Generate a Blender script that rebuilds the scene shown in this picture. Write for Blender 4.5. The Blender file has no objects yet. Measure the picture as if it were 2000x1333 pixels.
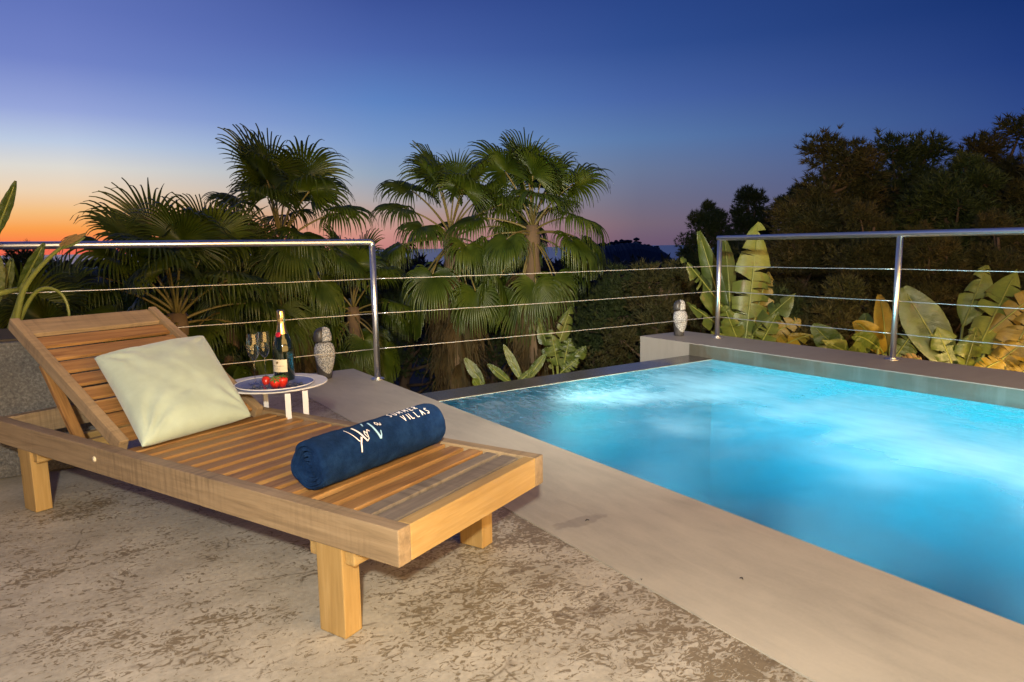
import bpy, bmesh, math, random
import numpy as np
from mathutils import Vector, Matrix, Quaternion, noise as mnoise

C = bpy.context.scene.collection
SC = bpy.context.scene
R = math.radians
rnd = random.Random(11)

# ------------------------------------------------------------------ camera
F_PX, PITCH, ROLL, ANG = 1333.0, 0.136937, -0.0154916, 0.58547
CAM = Vector((0, 0, 1.0))
_F = Vector((0, math.cos(PITCH), -math.sin(PITCH)))
_R = Vector((1, 0, 0)); _U = _R.cross(_F)
CR = _R * math.cos(ROLL) + _U * math.sin(ROLL)
CU = _R * -math.sin(ROLL) + _U * math.cos(ROLL)
cd = bpy.data.cameras.new('camera'); cam = bpy.data.objects.new('camera', cd); C.objects.link(cam)
cd.sensor_width = 36; cd.lens = F_PX / 2000 * 36; cd.clip_start = 0.02; cd.clip_end = 90000
cam.matrix_world = Matrix(((CR.x, CU.x, -_F.x, 0), (CR.y, CU.y, -_F.y, 0), (CR.z, CU.z, -_F.z, 1.0), (0, 0, 0, 1)))
SC.camera = cam

# ------------------------------------------------------------------ sky (dusk afterglow, sun already set)
def lin(c):
    return tuple(((v / 255) / 12.92 if v / 255 <= .04045 else ((v / 255 + .055) / 1.055) ** 2.4) for v in c)

SKY_STRENGTH = 1.0
world = bpy.data.worlds.new('World'); SC.world = world; world.use_nodes = True
def sky_nodes():
    nt = world.node_tree; N = nt.nodes; L = nt.links; N.clear()
    out = N.new('ShaderNodeOutputWorld'); bg = N.new('ShaderNodeBackground'); L.new(bg.outputs[0], out.inputs[0])
    tc = N.new('ShaderNodeTexCoord'); sep = N.new('ShaderNodeSeparateXYZ'); L.new(tc.outputs['Generated'], sep.inputs[0])
    at2 = N.new('ShaderNodeMath'); at2.operation = 'ARCTAN2'; L.new(sep.outputs[0], at2.inputs[0]); L.new(sep.outputs[1], at2.inputs[1])
    # angular distance from the place where the sun went down (52 degrees left of the view)
    a0 = R(52)
    cosn = N.new('ShaderNodeMath'); cosn.operation = 'ADD'; L.new(at2.outputs[0], cosn.inputs[0]); cosn.inputs[1].default_value = a0
    c2 = N.new('ShaderNodeMath'); c2.operation = 'COSINE'; L.new(cosn.outputs[0], c2.inputs[0])
    dist = N.new('ShaderNodeMath'); dist.operation = 'ARCCOSINE'; L.new(c2.outputs[0], dist.inputs[0])
    ramps = [
        (20, [(-.02, (225, 90, 85)), (.004, (242, 108, 82)), (.016, (252, 132, 74)), (.03, (251, 160, 76)), (.05, (246, 190, 126)), (.075, (237, 211, 180)),
              (.103, (222, 218, 210)), (.132, (188, 203, 226)), (.168, (150, 166, 218)), (.222, (114, 132, 199)), (.28, (98, 117, 187)), (.5, (62, 82, 158)), (1, (34, 50, 118))]),
        (41.5, [(-.02, (170, 115, 125)), (.002, (200, 132, 128)), (.024, (206, 148, 138)), (.046, (190, 157, 146)), (.0675, (174, 166, 168)), (.103, (148, 166, 188)),
              (.145, (122, 154, 202)), (.198, (94, 132, 194)), (.262, (76, 102, 172)), (.33, (58, 80, 150)), (.55, (40, 58, 126)), (1, (30, 46, 108))]),
        (62.5, [(-.02, (100, 85, 115)), (.004, (112, 90, 112)), (.03, (120, 103, 118)), (.06, (112, 110, 132)), (.103, (104, 119, 152)), (.145, (90, 122, 170)),
              (.198, (72, 101, 165)), (.262, (50, 80, 146)), (.33, (40, 68, 134)), (.55, (32, 52, 116)), (1, (28, 43, 104))]),
        (90, [(-.02, (45, 55, 95)), (.01, (60, 70, 115)), (.06, (58, 76, 130)), (.12, (46, 72, 138)), (.2, (28, 56, 122)), (.27, (18, 46, 108)), (.5, (18, 40, 98)), (1, (24, 40, 98))]),
    ]
    fac = N.new('ShaderNodeMapRange'); L.new(sep.outputs[2], fac.inputs[0]); fac.inputs[1].default_value = -.02; fac.inputs[2].default_value = 1
    prev = None; prevd = None
    for deg, stops in ramps:
        cr = N.new('ShaderNodeValToRGB'); L.new(fac.outputs[0], cr.inputs[0])
        el = cr.color_ramp.elements
        cr.color_ramp.interpolation = 'CARDINAL' if False else 'LINEAR'
        for k, (z, c) in enumerate(stops):
            p = (z + .02) / 1.02
            e = el[k] if k < 2 else el.new(p)
            e.position = p; e.color = (*lin(c), 1)
        if prev is None: prev = cr.outputs[0]
        else:
            mr = N.new('ShaderNodeMapRange'); L.new(dist.outputs[0], mr.inputs[0]); mr.inputs[1].default_value = R(prevd); mr.inputs[2].default_value = R(deg)
            mx = N.new('ShaderNodeMix'); mx.data_type = 'RGBA'; L.new(mr.outputs[0], mx.inputs[0]); L.new(prev, mx.inputs[6]); L.new(cr.outputs[0], mx.inputs[7])
            prev = mx.outputs[2]
        prevd = deg
    L.new(prev, bg.inputs[0]); bg.inputs[1].default_value = SKY_STRENGTH
sky_nodes()

vs = SC.view_settings; vs.view_transform = 'Standard'; vs.look = 'None'; vs.exposure = 0; vs.gamma = 1; vs.use_curve_mapping = False
SC.render.engine = 'CYCLES'
SC.cycles.use_denoising = True
SC.cycles.max_bounces = 8; SC.cycles.transparent_max_bounces = 16; SC.cycles.volume_bounces = 1
SC.cycles.caustics_reflective = False; SC.cycles.caustics_refractive = False
SC.cycles.sample_clamp_indirect = 4

# lamp powers (each lamp is built with its own body further down)
P_STAND, P_HOUSE, P_POOL, P_SPOT = 400, 7.5, 60, 60

# ------------------------------------------------------------------ frames and helpers
D1 = Vector((-math.sin(ANG), math.cos(ANG), 0)); D2 = Vector((math.cos(ANG), math.sin(ANG), 0))
POOL = Matrix.Rotation(ANG, 4, 'Z')                      # local x = across the pool (v), local y = along it (u)
def W(u, v, z=0): return D1 * u + D2 * v + Vector((0, 0, z))
def ray(x, y): return _F + CR * ((x - 1000) / F_PX) - CU * ((y - 666.5) / F_PX)
def at(x, y, depth):                                     # point at a forward distance
    d = ray(x, y); return CAM + d * (depth / d.y)
def onz(x, y, z):
    d = ray(x, y); return CAM + d * ((z - CAM.z) / d.z)

class MB:
    def __init__(s): s.v = []; s.f = []; s.m = []; s.uv = []
    def add(s, v, f, m=0):
        o = len(s.v); s.v.extend([tuple(p) for p in v]); s.f.extend([tuple(i + o for i in q) for q in f]); s.m.extend([m] * len(f)); return s
    def box(s, x0, x1, y0, y1, z0, z1, m=0):
        return s.add([(x0, y0, z0), (x1, y0, z0), (x1, y1, z0), (x0, y1, z0), (x0, y0, z1), (x1, y0, z1), (x1, y1, z1), (x0, y1, z1)],
                     [(0, 3, 2, 1), (4, 5, 6, 7), (0, 1, 5, 4), (1, 2, 6, 5), (2, 3, 7, 6), (3, 0, 4, 7)], m)
    def tube(s, pts, rad, n=10, cap=True, m=0):
        pts = [Vector(p) for p in pts]; k = len(pts)
        if not isinstance(rad, (list, tuple)): rad = [rad] * k
        v = []; f = []; up = None
        for i, p in enumerate(pts):
            t = (pts[min(i + 1, k - 1)] - pts[max(i - 1, 0)]).normalized()
            if up is None:
                up = Vector((0, 0, 1)) if abs(t.z) < .9 else Vector((1, 0, 0))
            a = t.cross(up).normalized(); b = a.cross(t).normalized(); up = b
            for j in range(n):
                th = 2 * math.pi * j / n
                v.append(p + (a * math.cos(th) + b * math.sin(th)) * rad[i])
        for i in range(k - 1):
            for j in range(n):
                f.append((i * n + j, i * n + (j + 1) % n, (i + 1) * n + (j + 1) % n, (i + 1) * n + j))
        if cap:
            f.append(tuple(range(n - 1, -1, -1))); f.append(tuple((k - 1) * n + j for j in range(n)))
        return s.add(v, f, m)
    def lathe(s, prof, n=24, m=0, org=(0, 0, 0), closed=True):
        v = []; f = []; k = len(prof)
        for r, z in prof:
            for j in range(n):
                th = 2 * math.pi * j / n; v.append((org[0] + r * math.cos(th), org[1] + r * math.sin(th), org[2] + z))
        for i in range(k - 1):
            for j in range(n):
                f.append((i * n + j, i * n + (j + 1) % n, (i + 1) * n + (j + 1) % n, (i + 1) * n + j))
        if closed:
            if prof[0][0] > 1e-6: f.append(tuple(range(n - 1, -1, -1)))
            if prof[-1][0] > 1e-6: f.append(tuple((k - 1) * n + j for j in range(n)))
        return s.add(v, f, m)
    def mesh(s, name, mats, smooth=False, bevel=0, seg=2):
        me = bpy.data.meshes.new(name); me.from_pydata(s.v, [], s.f)
        for mt in (mats if isinstance(mats, (list, tuple)) else [mats]): me.materials.append(mt)
        if any(s.m): me.polygons.foreach_set('material_index', s.m)
        if len(s.uv) == len(s.v) and s.uv:
            li = np.empty(len(me.loops), dtype=np.int32); me.loops.foreach_get('vertex_index', li)
            ul = me.uv_layers.new(name='UVMap'); ul.data.foreach_set('uv', np.array(s.uv, dtype=np.float32)[li].ravel())
        if bevel:
            bm = bmesh.new(); bm.from_mesh(me)
            bmesh.ops.remove_doubles(bm, verts=bm.verts, dist=1e-6)
            bmesh.ops.bevel(bm, geom=[e for e in bm.edges if len(e.link_faces) == 2 and e.calc_face_angle(0) > .5], offset=bevel, segments=seg, affect='EDGES', profile=.6, clamp_overlap=True)
            bm.to_mesh(me); bm.free()
        if smooth: me.polygons.foreach_set('use_smooth', [True] * len(me.polygons))
        me.update(); return me
    def build(s, name, mats, parent=None, smooth=False, bevel=0, mat=None, seg=2):
        return put(s.mesh(name, mats, smooth, bevel, seg), name, parent, mat)

def put(me, name, parent=None, mat=None):
    o = bpy.data.objects.new(name, me); C.objects.link(o)
    if parent is not None: o.parent = parent
    if mat is not None: o.matrix_local = mat
    return o
def tag(o, label, cat, group=None):
    o['label'] = label; o['category'] = cat
    if group: o['group'] = group
    return o
def struct(o, kind='structure'): o['kind'] = kind; return o
def thing(name, label, cat, loc=(0, 0, 0), rotz=0, group=None, mat=None):
    o = bpy.data.objects.new(name, None); C.objects.link(o); o.empty_display_size = .1
    if mat is not None: o.matrix_world = mat
    else: o.location = loc; o.rotation_euler = (0, 0, rotz)
    return tag(o, label, cat, group)
def dup(root, mat, label=None, group=None):
    r = root.copy(); C.objects.link(r); r.matrix_world = mat
    if label: r['label'] = label
    if group: r['group'] = group
    for ch in list(root.children):
        if ch.type not in ('MESH', 'LIGHT'): continue
        c = ch.copy(); C.objects.link(c); c.parent = r
        for g in list(ch.children):
            d = g.copy(); C.objects.link(d); d.parent = c
    return r
def T(x, y, z): return Matrix.Translation((x, y, z))
def RZ(a): return Matrix.Rotation(a, 4, 'Z')
def RX(a): return Matrix.Rotation(a, 4, 'X')
def RY(a): return Matrix.Rotation(a, 4, 'Y')

# ------------------------------------------------------------------ materials
class NT:
    def __init__(s, name):
        s.mat = bpy.data.materials.new(name); s.mat.use_nodes = True; s.t = s.mat.node_tree; s.t.nodes.clear()
        s.out = s.n('OutputMaterial')
    def n(s, kind, **kw):
        nd = s.t.nodes.new('ShaderNode' + kind)
        for k, v in kw.items(): setattr(nd, k, v)
        return nd
    def l(s, a, b): s.t.links.new(a, b)
    def coord(s, which='Object', scale=(1, 1, 1), rot=(0, 0, 0), rand=False):
        tc = s.n('TexCoord'); mp = s.n('Mapping'); mp.inputs['Scale'].default_value = scale; mp.inputs['Rotation'].default_value = rot
        s.l(tc.outputs[which], mp.inputs['Vector'])
        if rand:
            oi = s.n('ObjectInfo'); mu = s.n('Math', operation='MULTIPLY'); s.l(oi.outputs['Random'], mu.inputs[0]); mu.inputs[1].default_value = 37
            cx = s.n('CombineXYZ')
            for i in range(3): s.l(mu.outputs[0], cx.inputs[i])
            s.l(cx.outputs[0], mp.inputs['Location'])
        return mp.outputs[0]
    def noise(s, vec, scale=5, detail=4, rough=.55, dist=0):
        n = s.n('TexNoise'); n.inputs['Scale'].default_value = scale; n.inputs['Detail'].default_value = detail
        n.inputs['Roughness'].default_value = rough; n.inputs['Distortion'].default_value = dist
        if vec is not None: s.l(vec, n.inputs['Vector'])
        return n.outputs[0]
    def ramp(s, fac, stops, interp='LINEAR'):
        cr = s.n('ValToRGB'); cr.color_ramp.interpolation = interp; el = cr.color_ramp.elements
        for k, (p, c) in enumerate(stops):
            e = el[k] if k < 2 else el.new(p)
            e.position = p; e.color = (*c, 1) if not isinstance(c, (int, float)) else (c, c, c, 1)
        s.l(fac, cr.inputs[0]); return cr.outputs[0]
    def mix(s, fac, a, b, blend='MIX'):
        m = s.n('Mix', data_type='RGBA', blend_type=blend)
        for sock, val in ((m.inputs[0], fac), (m.inputs[6], a), (m.inputs[7], b)):
            if hasattr(val, 'is_linked'): s.l(val, sock)
            else: sock.default_value = val if isinstance(val, (int, float)) else (*val, 1)
        return m.outputs[2]
    def math(s, op, a, b=0.0):
        m = s.n('Math', operation=op)
        for sock, val in ((m.inputs[0], a), (m.inputs[1], b)):
            if hasattr(val, 'is_linked'): s.l(val, sock)
            else: sock.default_value = val
        return m.outputs[0]
    def bump(s, h, strength=.3, dist=.01):
        b = s.n('Bump'); b.inputs['Strength'].default_value = strength; b.inputs['Distance'].default_value = dist; s.l(h, b.inputs['Height']); return b.outputs[0]
    def bsdf(s, base, rough=.5, metal=0, normal=None, **kw):
        p = s.n('BsdfPrincipled')
        for sock, val in ((p.inputs['Base Color'], base), (p.inputs['Roughness'], rough), (p.inputs['Metallic'], metal)):
            if hasattr(val, 'is_linked'): s.l(val, sock)
            else: sock.default_value = val if isinstance(val, (int, float)) else (*val, 1)
        if normal is not None: s.l(normal, p.inputs['Normal'])
        for k, v in kw.items():
            sock = p.inputs[k.replace('_', ' ')]
            sock.default_value = v if isinstance(v, (int, float)) else (*v, 1)
        return p.outputs[0]
    def done(s, sh): s.l(sh, s.out.inputs['Surface']); return s.mat

def plain(name, col, rough=.5, metal=0, **kw):
    m = NT(name); v = m.coord(); n = m.noise(v, 30, 3)
    c = m.mix(n, tuple(x * .88 for x in col), tuple(min(1, x * 1.1) for x in col))
    return m.done(m.bsdf(c, rough, metal, **kw))
def wood(name, dark, mid, light, rough=.5, wx=1.0):
    m = NT(name); v = m.coord('Object', (1.6, 22, 22), rand=True)
    n1 = m.noise(v, 2.2, 6, .62, .6)
    v2 = m.coord('Object', (.9, 5, 5), rand=True); n2 = m.noise(v2, 1.5, 3, .5, .8)
    v3 = m.coord('Object', (6, 160, 160), rand=True); n3 = m.noise(v3, 1.5, 3)
    col = m.ramp(n1, [(.25, dark), (.48, mid), (.72, light)])
    col = m.mix(m.ramp(n2, [(.3, 0.0), (.75, .55)]), col, tuple(c * .72 for c in mid))
    col = m.mix(m.math('MULTIPLY', n3, .35), col, tuple(c * .55 for c in dark))
    if wx != 1.0:                              # rain runs across the grain
        n4 = m.noise(m.coord('Object', (34, 1, 3), rand=True), 1.6, 4, .6); n5 = m.noise(m.coord('Object', (2.2, 2, 2), rand=True), 1.5, 3)
        col = m.mix(m.math('MULTIPLY', m.ramp(n4, [(.45, 0.0), (.66, .6)]), m.ramp(n5, [(.4, 0.0), (.62, 1.0)])), col, tuple(c * .6 for c in dark))
    h = m.math('ADD', m.math('MULTIPLY', n1, .6), m.math('MULTIPLY', n3, .5))
    return m.done(m.bsdf(col, rough, normal=m.bump(h, .35, .002)))

M = {}
M['teak'] = wood('teak', (.14, .062, .02), (.36, .185, .06), (.54, .315, .12), .48)
M['teak_fresh'] = wood('teak_fresh', (.32, .195, .065), (.46, .295, .105), (.57, .39, .165), .5)
M['teak_weathered'] = wood('teak_weathered', (.20, .14, .08), (.36, .255, .145), (.48, .35, .21), .6, 2.0)
M['teak_grey'] = wood('teak_grey', (.13, .10, .075), (.25, .20, .15), (.36, .29, .21), .65, 2.0)

V_IN_ = 1.37
def floor_mat():
    m = NT('stamped_concrete'); v = m.coord('Object')
    vs_ = m.coord('Object', (1, 1.4, 1), (0, 0, R(28)))
    fine = m.noise(vs_, 30, 6, .64, 1.9)
    med = m.noise(vs_, 7, 5, .6, .8)
    big = m.noise(v, 1.5, 4, .55, .3)
    tc = m.n('TexCoord'); sx = m.n('SeparateXYZ'); m.l(tc.outputs['Object'], sx.inputs[0])
    wear = m.math('MULTIPLY', m.math('POWER', 2.718, m.math('MULTIPLY', m.math('SUBTRACT', V_IN_, sx.outputs[0]), -2.6)), .055)   # worn along the pool joint
    thr = m.math('ADD', wear, m.math('ADD', m.math('MULTIPLY', fine, .66), m.math('ADD', m.math('MULTIPLY', med, .26), m.math('MULTIPLY', big, .34))))
    mask = m.ramp(thr, [(.66, 0.0), (.705, 1.0)])
    vein = m.n('TexVoronoi', feature='DISTANCE_TO_EDGE'); vein.inputs['Scale'].default_value = 2.6
    wv = m.n('Mix', data_type='RGBA'); wn = m.n('TexNoise'); wn.inputs['Scale'].default_value = 5; m.l(v, wn.inputs['Vector'])
    wv.inputs[0].default_value = .16; m.l(v, wv.inputs[6]); m.l(wn.outputs[1], wv.inputs[7]); m.l(wv.outputs[2], vein.inputs['Vector'])
    vm = m.ramp(vein.outputs[0], [(.0, .8), (.012, .0)])
    vm = m.math('MULTIPLY', vm, m.ramp(med, [(.45, 0.0), (.6, 1.0)]))
    cast = m.noise(m.coord('Object', (1, 1.5, 1)), 3.5, 4)
    light = m.ramp(cast, [(.3, (.35, .315, .25)), (.55, (.45, .41, .335)), (.75, (.54, .495, .41))])
    dark = m.ramp(big, [(.3, (.18, .14, .08)), (.6, (.15, .105, .045)), (.8, (.17, .14, .09))])
    grime = m.ramp(m.noise(v, 60, 3), [(.3, .86), (.7, 1.06)])
    col = m.mix(m.math('MULTIPLY', mask, .78), light, dark)
    col = m.mix(vm, col, (.13, .095, .055))
    mul = m.mix(1.0, col, grime, 'MULTIPLY')
    h = m.math('SUBTRACT', m.math('MULTIPLY', fine, .5), m.math('MULTIPLY', mask, .4))
    return m.done(m.bsdf(mul, m.ramp(thr, [(.5, .62), (.75, .42)]), normal=m.bump(h, .5, .004)))
M['floor'] = floor_mat()
def cement(name, base, var=.12, streak=(1, 9, 1), rough=.6, rot=0):
    m = NT(name); v = m.coord('Object'); s_ = m.coord('Object', streak, (0, 0, R(rot)))
    a = m.noise(v, 1.6, 5, .55); b = m.noise(s_, 3.0, 6, .6, .5); c = m.noise(v, 90, 2)
    k = m.math('ADD', m.math('MULTIPLY', a, .55), m.math('ADD', m.math('MULTIPLY', b, .35), m.math('MULTIPLY', c, .1)))
    col = m.ramp(k, [(.3, tuple(x * (1 - var * 1.6) for x in base)), (.5, base), (.7, tuple(min(1, x * (1 + var * 1.2)) for x in base))])
    return m, col, k, b
def coping_mat():
    m, col, k, b = cement('micro_cement', (.43, .395, .325), .17, (5.5, 1.3, 1), .6, 55)
    # one damp foot-shaped stain near the joint
    tc = m.n('TexCoord'); mp = m.n('Mapping'); mp.vector_type = 'POINT'
    p = onz(1130, 1020, 0); lu, lv = p.dot(D1), p.dot(D2)
    off = m.n('VectorMath', operation='SUBTRACT'); m.l(tc.outputs['Object'], off.inputs[0]); off.inputs[1].default_value = (lv, lu, 0)
    rt = m.n('Mapping'); rt.inputs['Rotation'].default_value = (0, 0, R(62)); rt.inputs['Scale'].default_value = (1 / .125, 1 / .042, 0); m.l(off.outputs[0], rt.inputs['Vector'])
    ln = m.n('VectorMath', operation='LENGTH'); m.l(rt.outputs[0], ln.inputs[0])
    w = m.math('ADD', ln.outputs[1], m.math('MULTIPLY', m.math('SUBTRACT', m.noise(m.coord(), 16, 3), .5), 1.5))
    st = m.ramp(w, [(.75, .38), (1.15, 0.0)])
    col = m.mix(st, col, (.16, .14, .125))
    return m.done(m.bsdf(col, m.ramp(k, [(.3, .5), (.7, .66)]), normal=m.bump(b, .25, .003)))
M['coping'] = coping_mat()
def parapet_mat():
    m, col, k, b = cement('parapet_cement', (.27, .25, .225), .10, (1, 6, 1))
    return m.done(m.bsdf(col, .6, normal=m.bump(b, .2, .003)))
M['parapet'] = parapet_mat()
def stained_mat():
    m, col, k, b = cement('lime_stained_cement', (.085, .08, .06), .26, (1, 1, 5))
    v = m.coord('Object', (1, 1.0, .12)); n = m.noise(v, 7, 4, .6)
    col = m.mix(m.ramp(n, [(.50, 0.0), (.74, .4)]), col, (.22, .22, .20))
    n2 = m.noise(m.coord('Object', (1, 1, .5)), 3.2, 5, .65)
    col = m.mix(m.ramp(n2, [(.52, 0.0), (.68, .7)]), col, (.085, .052, .025))
    return m.done(m.bsdf(col, .55, normal=m.bump(k, .4, .004)))
M['stained'] = stained_mat()
def rim_mat():
    m, col, k, b = cement('wet_dark_cement', (.075, .068, .062), .25, (5, 1, 1))
    return m.done(m.bsdf(col, .22, normal=m.bump(b, .25, .003)))
M['rim'] = rim_mat()
def basin_mat():
    m, col, k, b = cement('pool_plaster', (.68, .74, .60), .06, (1, 1, 1))
    return m.done(m.bsdf(col, .6))
M['basin'] = basin_mat()
def steel():
    m = NT('brushed_steel'); v = m.coord('Object', (1, 60, 60)); n = m.noise(v, 20, 3)
    return m.done(m.bsdf((.78, .765, .74), m.ramp(n, [(.3, .30), (.7, .42)]), 1.0))
M['steel'] = steel()
M['wire'] = plain('steel_wire', (.62, .61, .58), .35, .8)
def granite():
    m = NT('rough_granite'); v = m.coord()
    a = m.noise(v, 90, 4, .7); b = m.noise(v, 3, 4)
    k = m.math('ADD', m.math('MULTIPLY', a, .65), m.math('MULTIPLY', b, .35))
    return m.done(m.bsdf(m.ramp(k, [(.35, (.055, .053, .052)), (.5, (.11, .106, .102)), (.65, (.20, .195, .19))]), .8, normal=m.bump(a, .7, .006)))
M['granite'] = granite()
def speckle():
    m = NT('pecked_stone'); v = m.coord()
    vo = m.n('TexVoronoi', feature='F1'); vo.inputs['Scale'].default_value = 125; vo.inputs['Randomness'].default_value = 1; m.l(v, vo.inputs['Vector'])
    k = m.math('ADD', vo.outputs[0], m.math('MULTIPLY', m.noise(v, 160, 3), .35))
    return m.done(m.bsdf(m.ramp(k, [(.42, (.05, .05, .052)), (.66, (.30, .30, .30)), (.9, (.52, .51, .49))]), .75, normal=m.bump(k, .8, .003)))
M['pecked'] = speckle()
M['lava'] = plain('dark_lava_stone', (.045, .042, .042), .45)
def fabric(name, col, scale=260, sheen=.3, b=.25):
    m = NT(name); v = m.coord(); n = m.noise(v, scale, 2); n2 = m.noise(v, 9, 4)
    c = m.mix(m.ramp(n2, [(.3, 0.0), (.7, 1.0)]), tuple(x * .86 for x in col), tuple(min(1, x * 1.08) for x in col))
    return m.done(m.bsdf(c, .85, normal=m.bump(n, b, .002), Sheen_Weight=sheen))
M['cushion'] = fabric('sage_cotton', (.45, .55, .46))
def towel_mat():
    m = NT('navy_terry'); v = m.coord(); n = m.noise(v, 420, 3, .7); n2 = m.noise(v, 22, 5, .65)
    c = m.ramp(n2, [(.3, (.002, .011, .042)), (.5, (.005, .020, .072)), (.72, (.011, .038, .115))])
    return m.done(m.bsdf(c, .95, normal=m.bump(m.math('ADD', n, m.math('MULTIPLY', n2, .8)), .8, .004), Sheen_Weight=.08, Sheen_Tint=(.2, .4, .8), Specular_IOR_Level=.06))
M['towel'] = towel_mat()
M['print_white'] = plain('white_print', (.86, .84, .85), .7)
M['print_blue'] = plain('pale_blue_print', (.36, .62, .82), .7)
M['white_metal'] = plain('white_lacquer', (.74, .74, .76), .35)
M['tray'] = plain('blue_glaze', (.13, .16, .33), .22)
M['foil'] = plain('gold_foil', (.80, .56, .24), .28, 1.0)
M['bottle'] = plain('dark_green_glass', (.006, .011, .006), .06, 0, Coat_Weight=.6)
M['paper'] = plain('cream_paper', (.72, .64, .47), .6)
M['ink'] = plain('dark_ink', (.05, .045, .04), .6)
M['seal'] = plain('red_wax', (.45, .012, .03), .35)
M['berry'] = plain('strawberry_skin', (.62, .03, .014), .28)
M['calyx'] = plain('calyx_green', (.07, .16, .03), .6)
M['blueberry'] = plain('blueberry_skin', (.035, .045, .085), .4)
def glass_mat():
    m = NT('clear_glass'); fr = m.n('LayerWeight'); fr.inputs[0].default_value = .35
    tr = m.n('BsdfTransparent'); tr.inputs[0].default_value = (.97, .975, .98, 1); gl = m.n('BsdfGlossy'); gl.inputs['Roughness'].default_value = .03
    k = m.math('ADD', m.math('MULTIPLY', m.math('POWER', fr.outputs['Facing'], 1.7), .95), .09)
    mx = m.n('MixShader'); m.l(k, mx.inputs[0]); m.l(tr.outputs[0], mx.inputs[1]); m.l(gl.outputs[0], mx.inputs[2])
    return m.done(mx.outputs[0])
M['glass'] = glass_mat()
def leaf_mat(name, a, b, c, rough=.45, trans=.3, scale=2.2, vein=False):
    m = NT(name); v = m.coord('Object', rand=True); n = m.noise(v, scale, 4)
    col = m.ramp(n, [(.3, a), (.5, b), (.7, c)])
    nrm = None
    if vein:                                    # fine side veins run out from the midrib
        uv = m.coord('UV', (90, 2.5, 1)); st = m.noise(uv, 1.0, 3, .6)
        col = m.mix(m.ramp(st, [(.3, 0.0), (.7, .45)]), col, tuple(x * .45 for x in b))
        br = m.noise(m.coord('UV', (7, 2.2, 1), rand=True), 1.3, 4)
        col = m.mix(m.ramp(br, [(.60, 0.0), (.72, .55)]), col, (.17, .11, .03))
        nrm = m.bump(st, .5, .006)
    p = m.bsdf(col, rough, normal=nrm)
    t = m.n('BsdfTranslucent'); m.l(col, t.inputs[0])
    mx = m.n('MixShader'); mx.inputs[0].default_value = trans; m.l(p, mx.inputs[1]); m.l(t.outputs[0], mx.inputs[2])
    return m.done(mx.outputs[0])
M['palm'] = leaf_mat('palm_leaf', (.030, .052, .004), (.062, .095, .007), (.11, .14, .014), .4, .2, 3)
M['palm_dry'] = leaf_mat('dry_palm_leaf', (.035, .026, .008), (.085, .052, .014), (.06, .055, .012), .7, .15, 3)
M['palm_stalk'] = plain('palm_stalk', (.22, .17, .05), .5)
M['banana'] = leaf_mat('banana_leaf', (.045, .075, .012), (.085, .12, .02), (.15, .16, .03), .35, .22, 2.5, True)
M['banana_pale'] = leaf_mat('banana_leaf_pale', (.09, .135, .02), (.16, .20, .035), (.24, .25, .05), .4, .25, 2.5, True)
M['banana_yellow'] = leaf_mat('banana_leaf_yellow', (.15, .12, .012), (.28, .19, .02), (.21, .19, .025), .45, .25, 3, True)
M['banana_dry'] = leaf_mat('banana_leaf_dry', (.16, .09, .03), (.28, .17, .06), (.38, .26, .10), .7, .1, 4, True)
M['rib'] = plain('pale_midrib', (.19, .21, .045), .4)
M['bark'] = plain('pine_bark', (.13, .085, .055), .9)
M['palm_bark'] = plain('palm_bark', (.20, .13, .075), .9)
def needle_mat(name, a, b, c):
    m = NT(name); v = m.coord('Object'); n = m.noise(v, 1.3, 4)
    col = m.ramp(n, [(.3, a), (.5, b), (.68, c)])
    return m.done(m.bsdf(col, .7))
M['needle'] = needle_mat('pine_needles', (.018, .034, .005), (.035, .054, .008), (.06, .07, .012))
M['needle_lit'] = needle_mat('pine_needles_warm_lit', (.026, .034, .006), (.048, .046, .009), (.075, .054, .012))  # green needles with orange lamp light painted into their colour
M['soil'] = plain('dry_soil', (.055, .042, .028), .95)
M['hill'] = needle_mat('far_hill_scrub', (.012, .018, .02), (.02, .026, .026), (.026, .032, .028))
def sea_mat():
    m = NT('sea'); v = m.coord('Object', (.002, .002, 1)); n = m.noise(v, 3, 5)
    return m.done(m.bsdf(m.ramp(n, [(.3, (.06, .11, .27)), (.7, (.085, .15, .33))]), .28))
M['sea'] = sea_mat()
def emit(name, col, s):
    m = NT(name); e = m.n('Emission'); e.inputs[0].default_value = (*col, 1); e.inputs[1].default_value = s; return m.done(e.outputs[0])
M['plaster'] = plain('white_render', (.72, .70, .66), .8)
M['black_metal'] = plain('black_metal', (.03, .03, .03), .4)

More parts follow.
